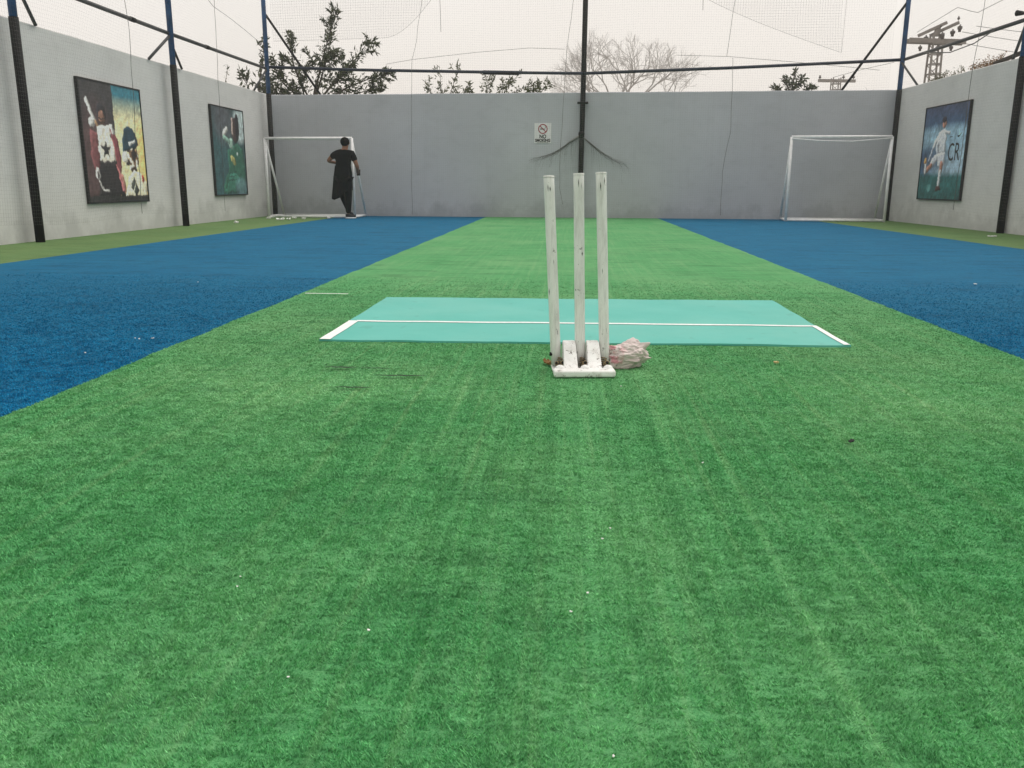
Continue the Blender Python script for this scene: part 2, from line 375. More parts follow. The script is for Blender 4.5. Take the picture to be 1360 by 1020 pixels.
pile('grass', lambda ya, yb: -1.0 - .62 * yb, lambda ya, yb: -1.66, bb, 'blue_blade', 'short blue synthetic pile beside the posters wall', None, 1.4, 2.5)
pile('grass', lambda ya, yb: 1.84, lambda ya, yb: .9 + .52 * yb, bb, 'blue_blade', 'short blue synthetic pile beside the footballer poster wall', None, 1.4, 2.5)

# worn slits in the turf in front of the mat
def slit(pts, wd):
    n = len(pts); V = []
    for i, (x, y) in enumerate(pts):
        t = math.sin(math.pi * i / (n - 1)) * wd / 2 + .0008
        V += [(x, y - t * 1.5, .0115), (x, y + t * 1.5, .0115)]
    o = mesh_obj('turf_slit', V, [(2 * i, 2 * i + 2, 2 * i + 3, 2 * i + 1) for i in range(n - 1)], 'dark', green)
def jag(a, b, k, amp):
    return [(a[0] + (b[0] - a[0]) * i / (k - 1), a[1] + (b[1] - a[1]) * i / (k - 1) + amp * random.uniform(-1, 1)) for i in range(k)]
slit(jag((-.92, 3.155), (-.79, 3.150), 9, .006), .012)
slit(jag((-.78, 3.148), (-.66, 3.145), 7, .004), .006)
slit(jag((-.70, 3.020), (-.50, 3.030), 9, .006), .010)
slit(jag((-.80, 2.830), (-.66, 2.829), 8, .005), .009)

# ------------------------------------------------------------------ boundary walls
def wall(name, a, b, nrm, label, mat='wall_side'):
    """plastered wall: inner face from a to b, thickness away from the court, slightly uneven top"""
    a, b, nrm = Vector(a), Vector(b), Vector(nrm).normalized(); k = 60; th = .23
    V = []
    for i in range(k + 1):
        p = a.lerp(b, i / k); z = WH + .008 * fn(p.x * 1.5, p.y * 1.5, 4) + .004 * fn(p.x * 7, p.y * 7, 8)
        q = p + nrm * th
        V += [(p.x, p.y, -.3), (p.x, p.y, z - .012), (p.x + nrm.x * .012, p.y + nrm.y * .012, z), (q.x, q.y, z - .01), (q.x, q.y, -.3)]
    F = []
    for i in range(k):
        for j in range(4): F.append((5 * i + j, 5 * (i + 1) + j, 5 * (i + 1) + j + 1, 5 * i + j + 1))
    F += [(0, 1, 2, 3, 4), tuple(5 * k + j for j in (4, 3, 2, 1, 0))]
    o = mesh_obj(name, V, F, mat)
    bm = bmesh.new(); bm.from_mesh(o.data); bmesh.ops.recalc_face_normals(bm, faces=bm.faces); bm.to_mesh(o.data); bm.free()
    return tag(o, label, 'wall')
bd = Vector((XR - XL, YR - YL, 0)).normalized()
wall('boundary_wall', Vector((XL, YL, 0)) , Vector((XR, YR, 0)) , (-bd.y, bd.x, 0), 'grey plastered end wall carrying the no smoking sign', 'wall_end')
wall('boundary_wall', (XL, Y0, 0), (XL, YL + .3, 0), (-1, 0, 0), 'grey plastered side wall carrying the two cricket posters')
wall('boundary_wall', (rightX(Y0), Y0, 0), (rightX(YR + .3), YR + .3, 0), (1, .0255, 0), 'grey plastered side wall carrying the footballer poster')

# ------------------------------------------------------------------ steel posts with braces
def post(x, y, label, h=6.0, split=WH - .02, upper='blue_steel', rad=.045, braces=(), sleeve=.052):
    t = empty('steel_post', (x, y, 0))
    tube('lower_shaft', [(0, 0, -.02), (0, 0, split)], sleeve, 'black_steel', t, 12)
    tube('upper_shaft', [(0, 0, split), (0, 0, h)], rad, upper, t, 12)
    for (a, b, r, m) in braces: tube('brace', [Vector(a) - Vector((x, y, 0)), Vector(b) - Vector((x, y, 0))], r, m, t, 8)
    return tag(t, label, 'post')
PX = XL + .15; QX = 6.36
post(PX, 9.83, 'blue steel post on black lower shaft before the larger cricket poster', braces=[((PX, 9.83, 3.02), (XL + .02, 10.45, WH), .022, 'rail_steel')])
post(PX, 13.80, 'blue steel post with black lower shaft standing between the two cricket posters',
     braces=[((PX, 13.8, 2.93), (XL + .02, 13.27, WH), .022, 'rail_steel'), ((PX, 13.8, 2.80), (XL + .02, 14.40, WH), .020, 'black_steel')])
post(PX, 18.20, 'blue steel corner post behind the goal where the person stands',
     braces=[((PX, 18.20, 2.98), (XL + .02, 17.72, WH), .020, 'rail_steel'), ((PX, 18.22, 4.05), (-5.25, 18.70, WH), .024, 'black_steel')])
post(QX + .02, 17.80, 'blue steel corner post behind the empty goal',
     braces=[((QX, 17.80, 4.06), (5.37, 18.10, WH), .024, 'black_steel'), ((QX, 17.80, 3.0), (6.50, 17.23, WH), .020, 'rail_steel')])
post(6.46, 13.35, 'blue steel post with black lower shaft beside the footballer poster', braces=[((6.46, 13.35, 3.0), (6.58, 13.9, WH), .022, 'rail_steel')])
cp = empty('steel_post', (.285, 18.19, 0))
tube('shaft', [(-.02, 0, -.02), (0, 0, 2.3), (.02, 0, 6.0)], .052, 'black_steel', cp, 12)
box('bracket', (-.11, -.055, 2.27), (.11, .055, 2.31), 'black_steel', cp, .006)
tag(cp, 'thin all black steel post on the end wall behind the stumps', 'post')

# rails between the posts
def rail(pts, r, mat, label, collars=()):
    t = empty('steel_rail', pts[0]); o = Vector(pts[0])
    tube('pipe', [Vector(p) - o for p in pts], r, mat, t, 8)
    for (a, b, rr, m) in collars: tube('sleeve', [Vector(a) - o, Vector(b) - o], rr, m, t, 8)
    return tag(t, label, 'rail')
rail([(PX, 18.24, 3.01), (-4.4, 18.38, 2.965), (-1.2, 18.25, 2.885), (.27, 18.14, 2.85)], .030, 'navy_rail', 'navy pipe rail over the end wall from leafy tree corner to black post',
     [((-1.75, 18.29, 2.895), (-1.02, 18.25, 2.875), .042, 'black_steel')])
rail([(.29, 18.14, 2.85), (3.2, 17.98, 2.925), (6.36, 17.80, 3.035)], .030, 'navy_rail', 'navy pipe rail over the end wall from black post to empty goal corner')
rail([(PX - .03, 6.5, 2.96), (PX - .03, 13.77, 2.95)], .030, 'rail_steel', 'grey pipe rail above the larger cricket poster',
     [((PX - .03, 12.6, 2.952), (PX - .03, 12.72, 2.952), .036, 'black_steel')])
rail([(PX - .03, 13.83, 2.95), (PX - .03, 18.17, 2.98)], .030, 'rail_steel', 'grey pipe rail above the smaller dark green poster',
     [((PX - .03, 15.2, 2.96), (PX - .03, 15.32, 2.96), .036, 'black_steel')])
rail([(6.42, 17.77, 3.04), (6.46, 13.38, 2.99)], .030, 'rail_steel', 'grey pipe rail above the footballer poster')

# floodlight on the right post
fl = empty('floodlight', (6.46, 13.35, 3.10))
tube('arm', [(0, .05, -.04), (-.03, .16, -.01)], .014, 'black_steel', fl, 8)
bm = bmesh.new(); bmesh.ops.create_cone(bm, cap_ends=True, segments=16, radius1=.042, radius2=.026, depth=.10)
bmesh.ops.rotate(bm, cent=(0, 0, 0), matrix=Euler((R(100), 0, R(25))).to_matrix(), verts=bm.verts); bmesh.ops.translate(bm, vec=(-.03, .20, 0), verts=bm.verts)
me = bpy.data.meshes.new('lamp_head'); bm.to_mesh(me); bm.free(); link('lamp_head', me, 'black_steel', fl)
tag(fl, 'small dark floodlight clamped to the blue post beside the footballer poster', 'floodlight')

# ------------------------------------------------------------------ nets
def net(name, label, origin, ud, vd, lu, lv, cell, rad, sag=None, parts=()):
    """square mesh net: threads along both directions"""
    o, ud, vd = np.array(origin, float), np.array(ud, float), np.array(vd, float)
    ud /= np.linalg.norm(ud); vd /= np.linalg.norm(vd); k = 14
    us = np.arange(0, lu + 1e-6, cell); vs = np.arange(0, lv + 1e-6, cell)
    def pt(u, v):
        p = o + u[..., None] * ud + v[..., None] * vd
        return p + (sag(u, v) if sag is not None else 0)
    A = pt(*np.broadcast_arrays(us[:, None], np.linspace(0, lv, k)[None]))
    B = pt(*np.broadcast_arrays(np.linspace(0, lu, k)[None], vs[:, None]))
    V1, F1 = tubes(A, rad); V2, F2 = tubes(B, rad)
    t = empty(name, tuple(origin)); V = np.vstack([V1, V2]) - o
    tag(fast_mesh('mesh', V, np.vstack([F1, F2 + len(V1)]), 'net', t), kind='stuff')
    for (nm, pts, r) in parts: tube(nm, [Vector(p) - Vector(origin) for p in pts], r, 'rope', t, 5)
    return tag(t, label, 'net')
def wob(pts, a, k=16, seed=0):
    """polyline resampled with a little slack"""
    P = [Vector(p) for p in pts]; out = []
    for i in range(len(P) - 1):
        for j in range(k): q = P[i].lerp(P[i + 1], j / k); out.append(q + Vector((fn(q.x * 2, q.z * 2, seed) * a, fn(q.y * 2, q.z * 2, seed + 5) * a, 0)))
    return out + [P[-1]]
def sgL(u, v): return np.stack([.05 * np.sin(u * .9) * np.sin(v * 1.1), 0 * u, .03 * np.sin(u * 1.7 + v)], -1)
NX = -6.08
net('safety_net', 'fine square mesh net hanging along the wall with cricket posters', (NX, 7.6, .22), (0, 1, 0), (0, 0, 1), 10.5, 5.4, .042, .00048, sgL, parts=[
    ('rope', wob([(NX + .02, 12.08, .26), (NX + .02, 12.12, 1.8), (NX + .02, 12.18, 2.4), (NX + .02, 12.1, 5.4)], .02), .0036),
    ('rope', wob([(NX + .02, 15.1, .20), (NX + .02, 15.2, 2.2), (NX + .02, 15.3, 3.7), (NX + .02, 15.3, 5.4)], .02, 16, 3), .0036),
    ('rope', wob([(NX, 14.7, 3.85), (NX, 15.3, 3.62), (NX, 16.1, 3.55), (NX, 17.6, 3.36)], .03, 8, 6), .0036),
    ('rope', wob([(NX, 17.7, 3.33), (NX, 18.1, 3.24)], .01, 4, 9), .004)])
def sgB(u, v): return np.stack([0 * u, .05 * np.sin(u * .8) * np.sin(v * 1.2), .03 * np.sin(u * 1.4 + v)], -1)
BO = Vector((XL + .22, backY(XL + .22) - .26, .12)); BE = lambda x, z, d=.25: (x, backY(x) - d, z)
net('safety_net', 'fine square mesh net hanging in front of the end wall', tuple(BO), (bd.x, bd.y, 0), (0, 0, 1), 12.3, 5.6, .045, .00055, sgB, parts=[
    ('rope', wob([BE(-3.27, .05), BE(-3.25, 1.6), BE(-3.20, 3.15), BE(-3.10, 3.5), BE(-2.95, 4.4), BE(-2.95, 5.6)], .02), .0036),
    ('rope', wob([BE(-.08, .28), BE(-.16, .6), BE(-.15, 1.5), BE(-.09, 2.6), BE(-.06, 3.3), BE(.06, 4.2), BE(.1, 5.6)], .015, 16, 2), .0036),
    ('rope', wob([BE(3.12, .08), BE(3.10, .9), BE(3.22, 1.7), BE(3.18, 3.1)], .015, 16, 4), .0038),
    ('rope', wob([BE(3.06, 3.12), BE(3.16, 4.2), BE(3.18, 5.6)], .015, 16, 8), .0040),
    ('rope', wob([BE(-3.75, 3.06), BE(-3.2, 3.14), BE(-1.9, 3.26), BE(-.8, 3.33), BE(-.1, 3.30)], .02, 10, 5), .0036),
    ('rope', wob([BE(2.1, 3.16), BE(3.1, 3.12), BE(4.2, 3.02), BE(5.6, 2.88), BE(5.95, 2.84)], .02, 10, 7), .0036),
    ('rope', wob([BE(5.1, 2.72), BE(5.6, 2.85), BE(6.2, 2.98)], .02, 10, 17), .0035)])
def sgR(u, v): return np.stack([.05 * np.sin(u * .9) * np.sin(v), 0 * u, .03 * np.sin(u * 1.6 + v)], -1)
net('safety_net', 'fine square mesh net hanging along the wall with the footballer poster', (6.30, 10.5, .22), (0, 1, 0), (0, 0, 1), 7.3, 5.4, .045, .00048, sgR, parts=[
    ('rope', wob([(6.34, 14.75, .30), (6.33, 14.72, .42), (6.30, 14.55, 2.4), (6.30, 14.4, 3.4), (6.30, 14.3, 5.4)], .015), .004),
    ('rope', wob([(6.3, 17.0, 3.40), (6.3, 15.4, 3.52), (6.3, 14.6, 3.30), (6.3, 13.4, 3.35)], .03, 9, 3), .004),
    ('rope', wob([(6.36, 16.8, 3.02), (6.36, 15.6, 2.86), (6.38, 14.8, 2.88), (6.40, 14.2, 2.98)], .02, 8, 11), .009)])
# slack folds of the roof net hanging down above the end wall
def drape(label, topz, xa, xb, low, yd, rope_edges):
    cell = .05; xs = np.arange(xa, xb, cell); k = 10; A = []
    for x in xs:
        zl = low(x); z = np.linspace(zl, topz, k)
        A.append(np.stack([np.full(k, x) + .02 * np.sin(z * 3), np.full(k, backY(x) - yd) + .10 * np.sin(z * 2.2 + x), z], 1))
    A = np.array(A); B = []
    zmin = min(low(x) for x in xs)
    for z in np.arange(zmin, topz, cell):
        ok = [x for x in xs if low(x) <= z]
        if len(ok) < 3: continue
        # runs of columns that reach down this far
        runs, cur = [], [ok[0]]
        for x in ok[1:]:
            if x - cur[-1] < cell * 1.5: cur.append(x)
            else: runs.append(cur); cur = [x]
        runs.append(cur)
        for rr in runs:
            if len(rr) < 3: continue
            x = np.linspace(rr[0], rr[-1], k); B.append(np.stack([x + .02 * np.sin(z * 3), np.array([backY(q) - yd for q in x]) + .10 * np.sin(z * 2.2 + x), np.full(k, z)], 1))
    V1, F1 = tubes(A, .0010); V2, F2 = tubes(np.array(B), .0010)
    t = empty('roof_net', (xa, backY(xa) - yd, topz))
    tag(fast_mesh('mesh', np.vstack([V1, V2]) - np.array(t.location), np.vstack([F1, F2 + len(V1)]), 'net', t), kind='stuff')
    ed = A[:, 0]; tube('hem', [Vector(p) - t.location for p in ed], .0022, 'rope', t, 4)
    for e in rope_edges: tube('rope', wob([Vector(q) - t.location for q in e], .01), .004, 'rope', t, 4)
    return tag(t, label, 'net')
def lowR(x):
    t = (x - 1.9) / 3.3
    return 4.45 - 1.45 * (max(0, t) ** .75) if x < 5.05 else 4.45
drape('slack fold of roof net sagging over the pylons side of the end wall', 6.0, 1.9, 5.55, lowR, .9, [[(2.46, backY(2.46) - .92, 3.85), (2.46, backY(2.46) - .92, 6)]])
def lowLf(x):
    t = (-2.55 - x) / 3.2
    return 3.45 + .9 * (1 - min(1, max(0, t) * 3)) ** 2
drape('slack fold of roof net sagging over the leafy tree side of the end wall', 6.0, -5.9, -2.55, lowLf, .9, [[(-2.5, backY(-2.5) - .92, 3.55), (-2.52, backY(-2.5) - .92, 6)]])
# net bunched and tied to the black post like a small tent
tn = empty('tied_net', (.27, 18.10, 1.66)); P = []
envL = ([0, .06, .24, .40, .60, .85, 1.2], [0, -.03, -.13, -.25, -.36, -.43, -.47]); envR = ([0, .05, .13, .45, .72, 1.1, 1.3], [0, -.05, -.11, -.35, -.48, -.58, -.60])
for i in range(230):
    side = -1 if rng.uniform() < .55 else 1; ex, ez = envL if side < 0 else envR
    reach = 1.0 * rng.uniform(0, 1) ** 1.7; low = rng.uniform(0, .10) * (1 - .3 * reach); pts = []
    end = -.02 - .16 * rng.exponential(1) * (1 - .8 * reach)
    for j in range(14):
        if j < 7: a = j / 6; x = reach * a; pts.append((side * x, .02 + .06 * a * reach, float(np.interp(x, ex, ez)) - low * a))
        else: a = (j - 6) / 7; x = reach * (1 + .10 * a); z0 = float(np.interp(reach, ex, ez)) - low; pts.append((side * x, .02 + .06 * reach, z0 + max(end, -1.5 - z0) * a))
    P.append(pts)
V, F = tubes(np.array(P), .00085)
tag(fast_mesh('mesh', V, F, 'rope', tn), kind='stuff')
tube('knot', [(0, -.01, .06), (.0, -.02, .02), (0, -.01, -.04)], [.053, .066, .055], 'black_steel', tn, 10)
tube('bunched_edge', [(0, -.02, .0), (-.10, .0, -.055), (-.24, .02, -.135), (-.34, .03, -.21), (-.44, .04, -.275), (-.60, .06, -.36)], [.022, .018, .014, .008, .003, .001], 'net', tn, 6)
tube('bunched_edge', [(0, -.02, -.02), (.13, .0, -.11), (.28, .02, -.225), (.45, .03, -.35), (.62, .05, -.44)], [.012, .007, .005, .003, .001], 'net', tn, 6)
tag(tn, 'dark bunch of net tied like a tent to the black post', 'net')

# ------------------------------------------------------------------ goals
def goal(fl, fr, depth, h, label, sag=0.0):
    fl, fr = Vector(fl), Vector(fr); t = empty('goal_frame', fl); d = fr - fl; d.z = 0
    back = Vector((-d.y, d.x, 0)).normalized() * depth; r = .027; mid = d / 2
    L, Rr = Vector((0, 0, 0)), d
    up = Vector((0, 0, h))
    for p in (L, Rr):
        tube('post', [p, p + up], r, 'white_steel', t, 10)
        tube('brace', [p + up + Vector((0, 0, -.02)), p + back + Vector((0, 0, .02))], r * .8, 'white_steel', t, 8)
        tube('base_bar', [p + Vector((0, 0, .025)), p + back + Vector((0, 0, .025))], r * .8, 'white_steel', t, 8)
    tube('crossbar', [L + up + Vector((-.0, 0, 0)), mid + up, Rr + up], r, 'white_steel', t, 10)
    if sag: tube('net_cord', [L + up - Vector((0, .03, .03)), L.lerp(Rr, .3) + up - Vector((0, .03, .075)), L.lerp(Rr, .6) + up - Vector((0, .03, .085)), Rr + up - Vector((0, .03, .03))], .012, 'white_steel', t, 6)
    tube('ground_bar', [L + Vector((0, 0, .026)), Rr + Vector((0, 0, .026))], r * .8, 'white_steel', t, 8)
    tube('rear_bar', [L + back + Vector((0, 0, .026)), Rr + back + Vector((0, 0, .026))], r * .7, 'white_steel', t, 8)
    return tag(t, label, 'goal')
goal((-6.08, 17.45, 0), (-4.29, 17.38, 0), .86, 1.56, 'white tubular goal frame with a person standing at its post')
goal((4.26, 17.22, 0), (6.07, 17.05, 0), .72, 1.58, 'empty white tubular goal frame in the corner by the footballer poster', 1)

# ------------------------------------------------------------------ posters (flat prints)
class Canvas:
    def __init__(s, n):
        s.n = n; g = (np.arange(n) + .5) / n; s.U, s.V = np.meshgrid(g, g); s.C = np.zeros((n, n, 3))
    def fill(s, mask, col, a=1.0, vol=0.0):
        c = np.array(lin(*col)[:3]); mk = np.asarray(mask, float); c = np.ones(mk.shape + (1,)) * c
        if vol:          # tonal modelling inside a figure, as the print shows it
            h = mk.copy()
            for _ in range(int(s.n * .055)): h = (h + np.roll(h, 1, 0) + np.roll(h, -1, 0) + np.roll(h, 1, 1) + np.roll(h, -1, 1)) / 5
            gy, gx = np.gradient(h); c = c * np.clip(.95 + vol * s.n * .075 * (gx * .75 + gy * .65), .38, 1.55)[..., None]
        m = (mk * a)[..., None]; s.C = s.C * (1 - m) + c * m
    def poly(s, pts, col, a=1.0, wobble=.0):
        U, V = s.U, s.V
        if wobble: U = U + wobble * (vnoise(s.U, s.V, .05, 3) - .5); V = V + wobble * (vnoise(s.U, s.V, .05, 8) - .5)
        ins = np.zeros_like(U, bool); n = len(pts)
        for i in range(n):
            (x1, y1), (x2, y2) = pts[i], pts[(i + 1) % n]
            if y1 == y2: continue
            c = ((y1 > V) != (y2 > V)) & (U < (x2 - x1) * (V - y1) / (y2 - y1) + x1); ins ^= c
        s.fill(ins, col, a, 1.0)
    def ell(s, cx, cy, rx, ry, col, a=1.0, rot=0, soft=0):
        x, y = s.U - cx, s.V - cy; c, q = math.cos(rot), math.sin(rot); d = np.sqrt(((x * c + y * q) / rx) ** 2 + ((-x * q + y * c) / ry) ** 2)
        s.fill(np.clip((1 + soft - d) / max(soft, 1e-3), 0, 1) if soft else d < 1, col, a, 0 if soft else 1.0)
    def line(s, x1, y1, x2, y2, wd, col, a=1.0):
        dx, dy = x2 - x1, y2 - y1; t = np.clip(((s.U - x1) * dx + (s.V - y1) * dy) / (dx * dx + dy * dy), 0, 1)
        s.fill(np.hypot(s.U - x1 - t * dx, s.V - y1 - t * dy) < wd / 2, col, a, .8)
    def photo(s, gain):
        # break up clean edges and add tonal detail, as a blown up photograph has
        n = s.n; gx = s.U + .006 * (vnoise(s.U, s.V, .030, 41) - .5) * 2 + .004 * (vnoise(s.U, s.V, .012, 43) - .5) * 2
        gy = s.V + .006 * (vnoise(s.U, s.V, .030, 42) - .5) * 2 + .004 * (vnoise(s.U, s.V, .012, 44) - .5) * 2
        C = s.C[np.clip((gy * n).astype(int), 0, n - 1), np.clip((gx * n).astype(int), 0, n - 1)]
        C = (C * 2 + np.roll(C, 1, 0) + np.roll(C, -1, 0) + np.roll(C, 1, 1) + np.roll(C, -1, 1)) / 6
        fold = 1 + .30 * (vnoise(s.U * 1.6 + s.V * .5, s.V, .035, 45) - .5) * 2 * (.5 + vnoise(s.U, s.V, .16, 46)); fine = 1 + .14 * (vnoise(s.U, s.V, .014, 47) - .5) * 2
        s.C = np.clip(C * (fold * fine)[..., None] * gain, 0, .92); return s
    def mott(s, amt, sc, seed):
        m = 1 + amt * (vnoise(s.U, s.V, sc, seed) - .5) * 2; s.C = s.C * m[..., None]
def paint_cricketers():
    c = Canvas(190); U, V = c.U, c.V
    c.fill(np.ones_like(U), (54, 52, 54)); c.ell(.2, .75, .25, .4, (88, 66, 66), .7, 0, .7)
    # right panel: teal sky into warm yellow light
    r = U > .51
    c.fill(r, (226, 214, 168)); c.fill(r * np.clip((.30 - V) / .22, 0, 1), (48, 112, 128)); c.fill(r * np.clip((U - .80) / .15, 0, 1) * np.clip((V - .22) / .2, 0, 1), (228, 190, 118), .9)
    c.fill(r * np.clip((V - .82) / .15, 0, 1), (190, 160, 84), .8)
    # batsman at the left, bat over his shoulder
    c.line(.10, .16, .20, .33, .045, (206, 204, 200)); c.line(.20, .33, .25, .38, .03, (150, 120, 90)); c.ell(.15, .34, .045, .04, (212, 210, 206))
    c.poly([(.22, .42), (.12, .40), (.10, .62), (.14, .74), (.22, .74), (.24, .55)], (112, 70, 72), 1, .03)
    c.poly([(.22, .37), (.42, .35), (.50, .46), (.48, .67), (.22, .67)], (226, 218, 204), 1, .02)
    c.poly([(.42, .36), (.53, .44), (.58, .62), (.56, .74), (.50, .72), (.47, .50)], (126, 72, 76), 1, .03)
    c.poly([(.22, .66), (.49, .65), (.60, .95), (.16, .95)], (46, 42, 44), 1, .02)
    c.poly([(.48, .68), (.56, .74), (.62, .92), (.55, .92)], (176, 110, 112), .9, .04)
    c.ell(.31, .26, .075, .085, (44, 42, 46)); c.ell(.31, .29, .05, .055, (128, 96, 82)); c.line(.26, .30, .37, .30, .012, (36, 34, 36)); c.line(.26, .325, .36, .33, .010, (36, 34, 36))
    c.poly([(.42, .34), (.47, .33), (.51, .42), (.46, .43)], (206, 202, 198))
    star = [(.335 + (.085 if i % 2 == 0 else .035) * math.sin(i * math.pi / 5), .555 - (.085 if i % 2 == 0 else .035) * math.cos(i * math.pi / 5)) for i in range(10)]
    c.poly(star, (44, 42, 46)); c.ell(.43, .43, .012, .016, (90, 80, 80))
    c.ell(.17, .76, .035, .05, (210, 206, 204)); c.ell(.17, .77, .012, .03, (70, 60, 60)); c.line(.18, .82, .24, .90, .018, (190, 186, 184)); c.line(.24, .90, .32, .91, .016, (190, 186, 184))
    # helmeted head at the right
    c.poly([(.62, .44), (.66, .36), (.75, .33), (.86, .38), (.90, .50), (.84, .53), (.72, .55), (.60, .58)], (40, 62, 74), 1, .02)
    c.poly([(.72, .55), (.86, .52), (.88, .66), (.80, .74), (.70, .66)], (120, 90, 66), 1, .05)
    fm = ((U - .76) / .12) ** 2 + ((V - .63) / .10) ** 2 < 1; nz = vnoise(U, V, .035, 31)
    c.fill(fm & (nz > .58), (226, 220, 204)); c.fill(fm & (nz < .36), (52, 46, 44))
    c.ell(.64, .61, .05, .05, (232, 228, 216)); c.line(.74, .49, .84, .46, .028, (224, 224, 220))
    c.ell(.78, .72, .055, .03, (54, 44, 40))
    c.poly([(.58, .96), (.68, .78), (.78, .72), (.90, .76), (1, .84), (1, .97), (.58, .97)], (232, 222, 194), 1, .02)
    c.poly([(.70, .88), (.76, .76), (.84, .92), (.78, .95)], (58, 62, 58), 1, .02); c.line(.72, .95, .80, .82, .012, (200, 200, 180)); c.ell(.93, .80, .022, .035, (168, 62, 60))
    c.fill(V > .945, (48, 46, 46)); c.mott(.14, .03, 5); c.mott(.10, .11, 6)
    return c
def paint_bowler():
    c = Canvas(160); U, V = c.U, c.V
    c.fill(np.ones_like(U), (50, 54, 58)); c.ell(.25, .85, .6, .5, (48, 82, 86), .9, 0, .9); c.ell(.9, .5, .3, .6, (46, 74, 76), .8, 0, .9)
    c.ell(.88, .16, .17, .17, (176, 190, 190), .9, 0, .5); c.ell(.36, .18, .2, .16, (82, 82, 88), .7, 0, .8)
    c.poly([(.60, .42), (.78, .38), (.94, .48), (.98, .75), (.92, .98), (.22, .98), (.30, .82), (.46, .70), (.44, .48)], (44, 92, 76), 1, .03)
    c.poly([(.48, .76), (.68, .72), (.82, .84), (.60, .98), (.26, .98)], (58, 116, 100), .8, .05)
    c.poly([(.44, .36), (.54, .32), (.62, .36), (.62, .46), (.50, .44)], (150, 178, 164), .9, .04); c.line(.34, .30, .44, .24, .07, (190, 190, 184)); c.line(.34, .34, .50, .38, .06, (120, 150, 138))
    c.ell(.70, .24, .10, .15, (58, 44, 44)); c.poly([(.60, .10), (.66, .08), (.66, .30), (.61, .30)], (168, 148, 140), .9, .03); c.ell(.78, .20, .07, .16, (34, 30, 34))
    c.poly([(.50, .54), (.60, .54), (.70, .64), (.64, .68), (.54, .60)], (150, 146, 92), .95, .03); c.ell(.74, .52, .02, .025, (190, 210, 200))
    for q in range(3): c.line(.42, .75 + q * .04, .66, .73 + q * .045, .012, (30, 62, 58))
    c.ell(.80, .90, .14, .08, (110, 140, 150), .5, 0, .6); c.mott(.22, .06, 15); c.mott(.12, .02, 16)
    return c
def paint_footballer():
    c = Canvas(160); U, V = c.U, c.V
    c.fill(np.ones_like(U), (58, 84, 112)); c.fill(np.clip((.22 - V) / .2, 0, 1), (62, 66, 92), .8)
    c.ell(.55, .36, .7, .10, (150, 182, 200), .8, 0, .8); c.ell(.85, .62, .5, .12, (164, 188, 204), .8, 0, .8); c.ell(.2, .55, .3, .1, (44, 66, 96), .7, 0, .8)
    c.fill(np.clip((V - .70) / .06, 0, 1), (44, 98, 98)); c.fill(np.clip((V - .86) / .14, 0, 1), (32, 78, 76), .8); c.mott(.28, .05, 21); c.mott(.16, .14, 22)
    w, sh, sk, dk = (206, 210, 216), (158, 164, 176), (168, 122, 104), (48, 42, 52)
    c.line(.40, .30, .27, .44, .055, w); c.line(.27, .44, .20, .57, .045, sh)                      # near arm
    c.poly([(.38, .27), (.52, .25), (.57, .34), (.55, .50), (.36, .52), (.34, .42)], w, 1, .02); c.poly([(.34, .42), (.40, .36), (.42, .52), (.36, .53)], sh, .9, .02)
    c.poly([(.34, .51), (.56, .49), (.58, .64), (.46, .66), (.40, .60), (.24, .66), (.22, .60)], (196, 198, 206), 1, .02)
    c.line(.26, .63, .13, .70, .06, sk); c.line(.13, .70, .12, .60, .05, (212, 214, 218)); c.ell(.11, .58, .03, .035, (206, 150, 80))   # back leg kicked up
    c.line(.51, .63, .50, .70, .075, sk); c.line(.50, .71, .48, .86, .055, (206, 216, 222)); c.poly([(.44, .86), (.52, .85), (.56, .90), (.42, .92)], (70, 42, 40))
    c.ell(.48, .19, .045, .055, sk); c.ell(.47, .15, .05, .035, dk); c.line(.52, .28, .62, .30, .035, w)
    c.ell(.26, .88, .04, .035, (96, 150, 150), .8, 0, .4)
    return c
def poster(name, canvas, corner, udir, size, nrm, label):
    """corner: top left as seen; udir: towards its right edge"""
    t = empty('poster', corner); u = Vector(udir).normalized(); n = Vector(nrm).normalized(); z = Vector((0, 0, -1)); W, H = size
    P = lambda a, b, d: u * (a * W) + z * (b * H) + n * d
    fw = .013
    V = [P(a, b, d) for d in (-.018, .012) for a, b in ((0, 0), (1, 0), (1, 1), (0, 1))]
    panel = mesh_obj('backing', V, [(0, 1, 2, 3), (7, 6, 5, 4), (0, 4, 5, 1), (1, 5, 6, 2), (2, 6, 7, 3), (3, 7, 4, 0)], 'black_frame', t)
    for (a0, b0, a1, b1) in ((0, 0, 1, fw), (0, 1 - fw, 1, 1), (0, fw, fw, 1 - fw), (1 - fw, fw, 1, 1 - fw)):
        q = [P(a, b, d) for d in (.012, .024) for a, b in ((a0, b0), (a1, b0), (a1, b1), (a0, b1))]
        mesh_obj('frame_bar', q, [(7, 6, 5, 4), (0, 4, 5, 1), (1, 5, 6, 2), (2, 6, 7, 3), (3, 7, 4, 0)], 'black_frame', t)
    m = canvas.n; g = np.linspace(fw, 1 - fw, m); Pu = np.array(u); Vv = np.array(z)
    VV = (g[None, :, None] * W * Pu + g[:, None, None] * H * Vv + np.array(n) * .015).reshape(-1, 3)
    i = np.arange(m * m).reshape(m, m); F = np.stack([i[:-1, :-1], i[1:, :-1], i[1:, 1:], i[:-1, 1:]], -1).reshape(-1, 4)
    fast_mesh('print', VV, F, 'print', t, ('print', canvas.C.reshape(-1, 3)))
    return tag(t, label, 'poster'), P, u, z, n
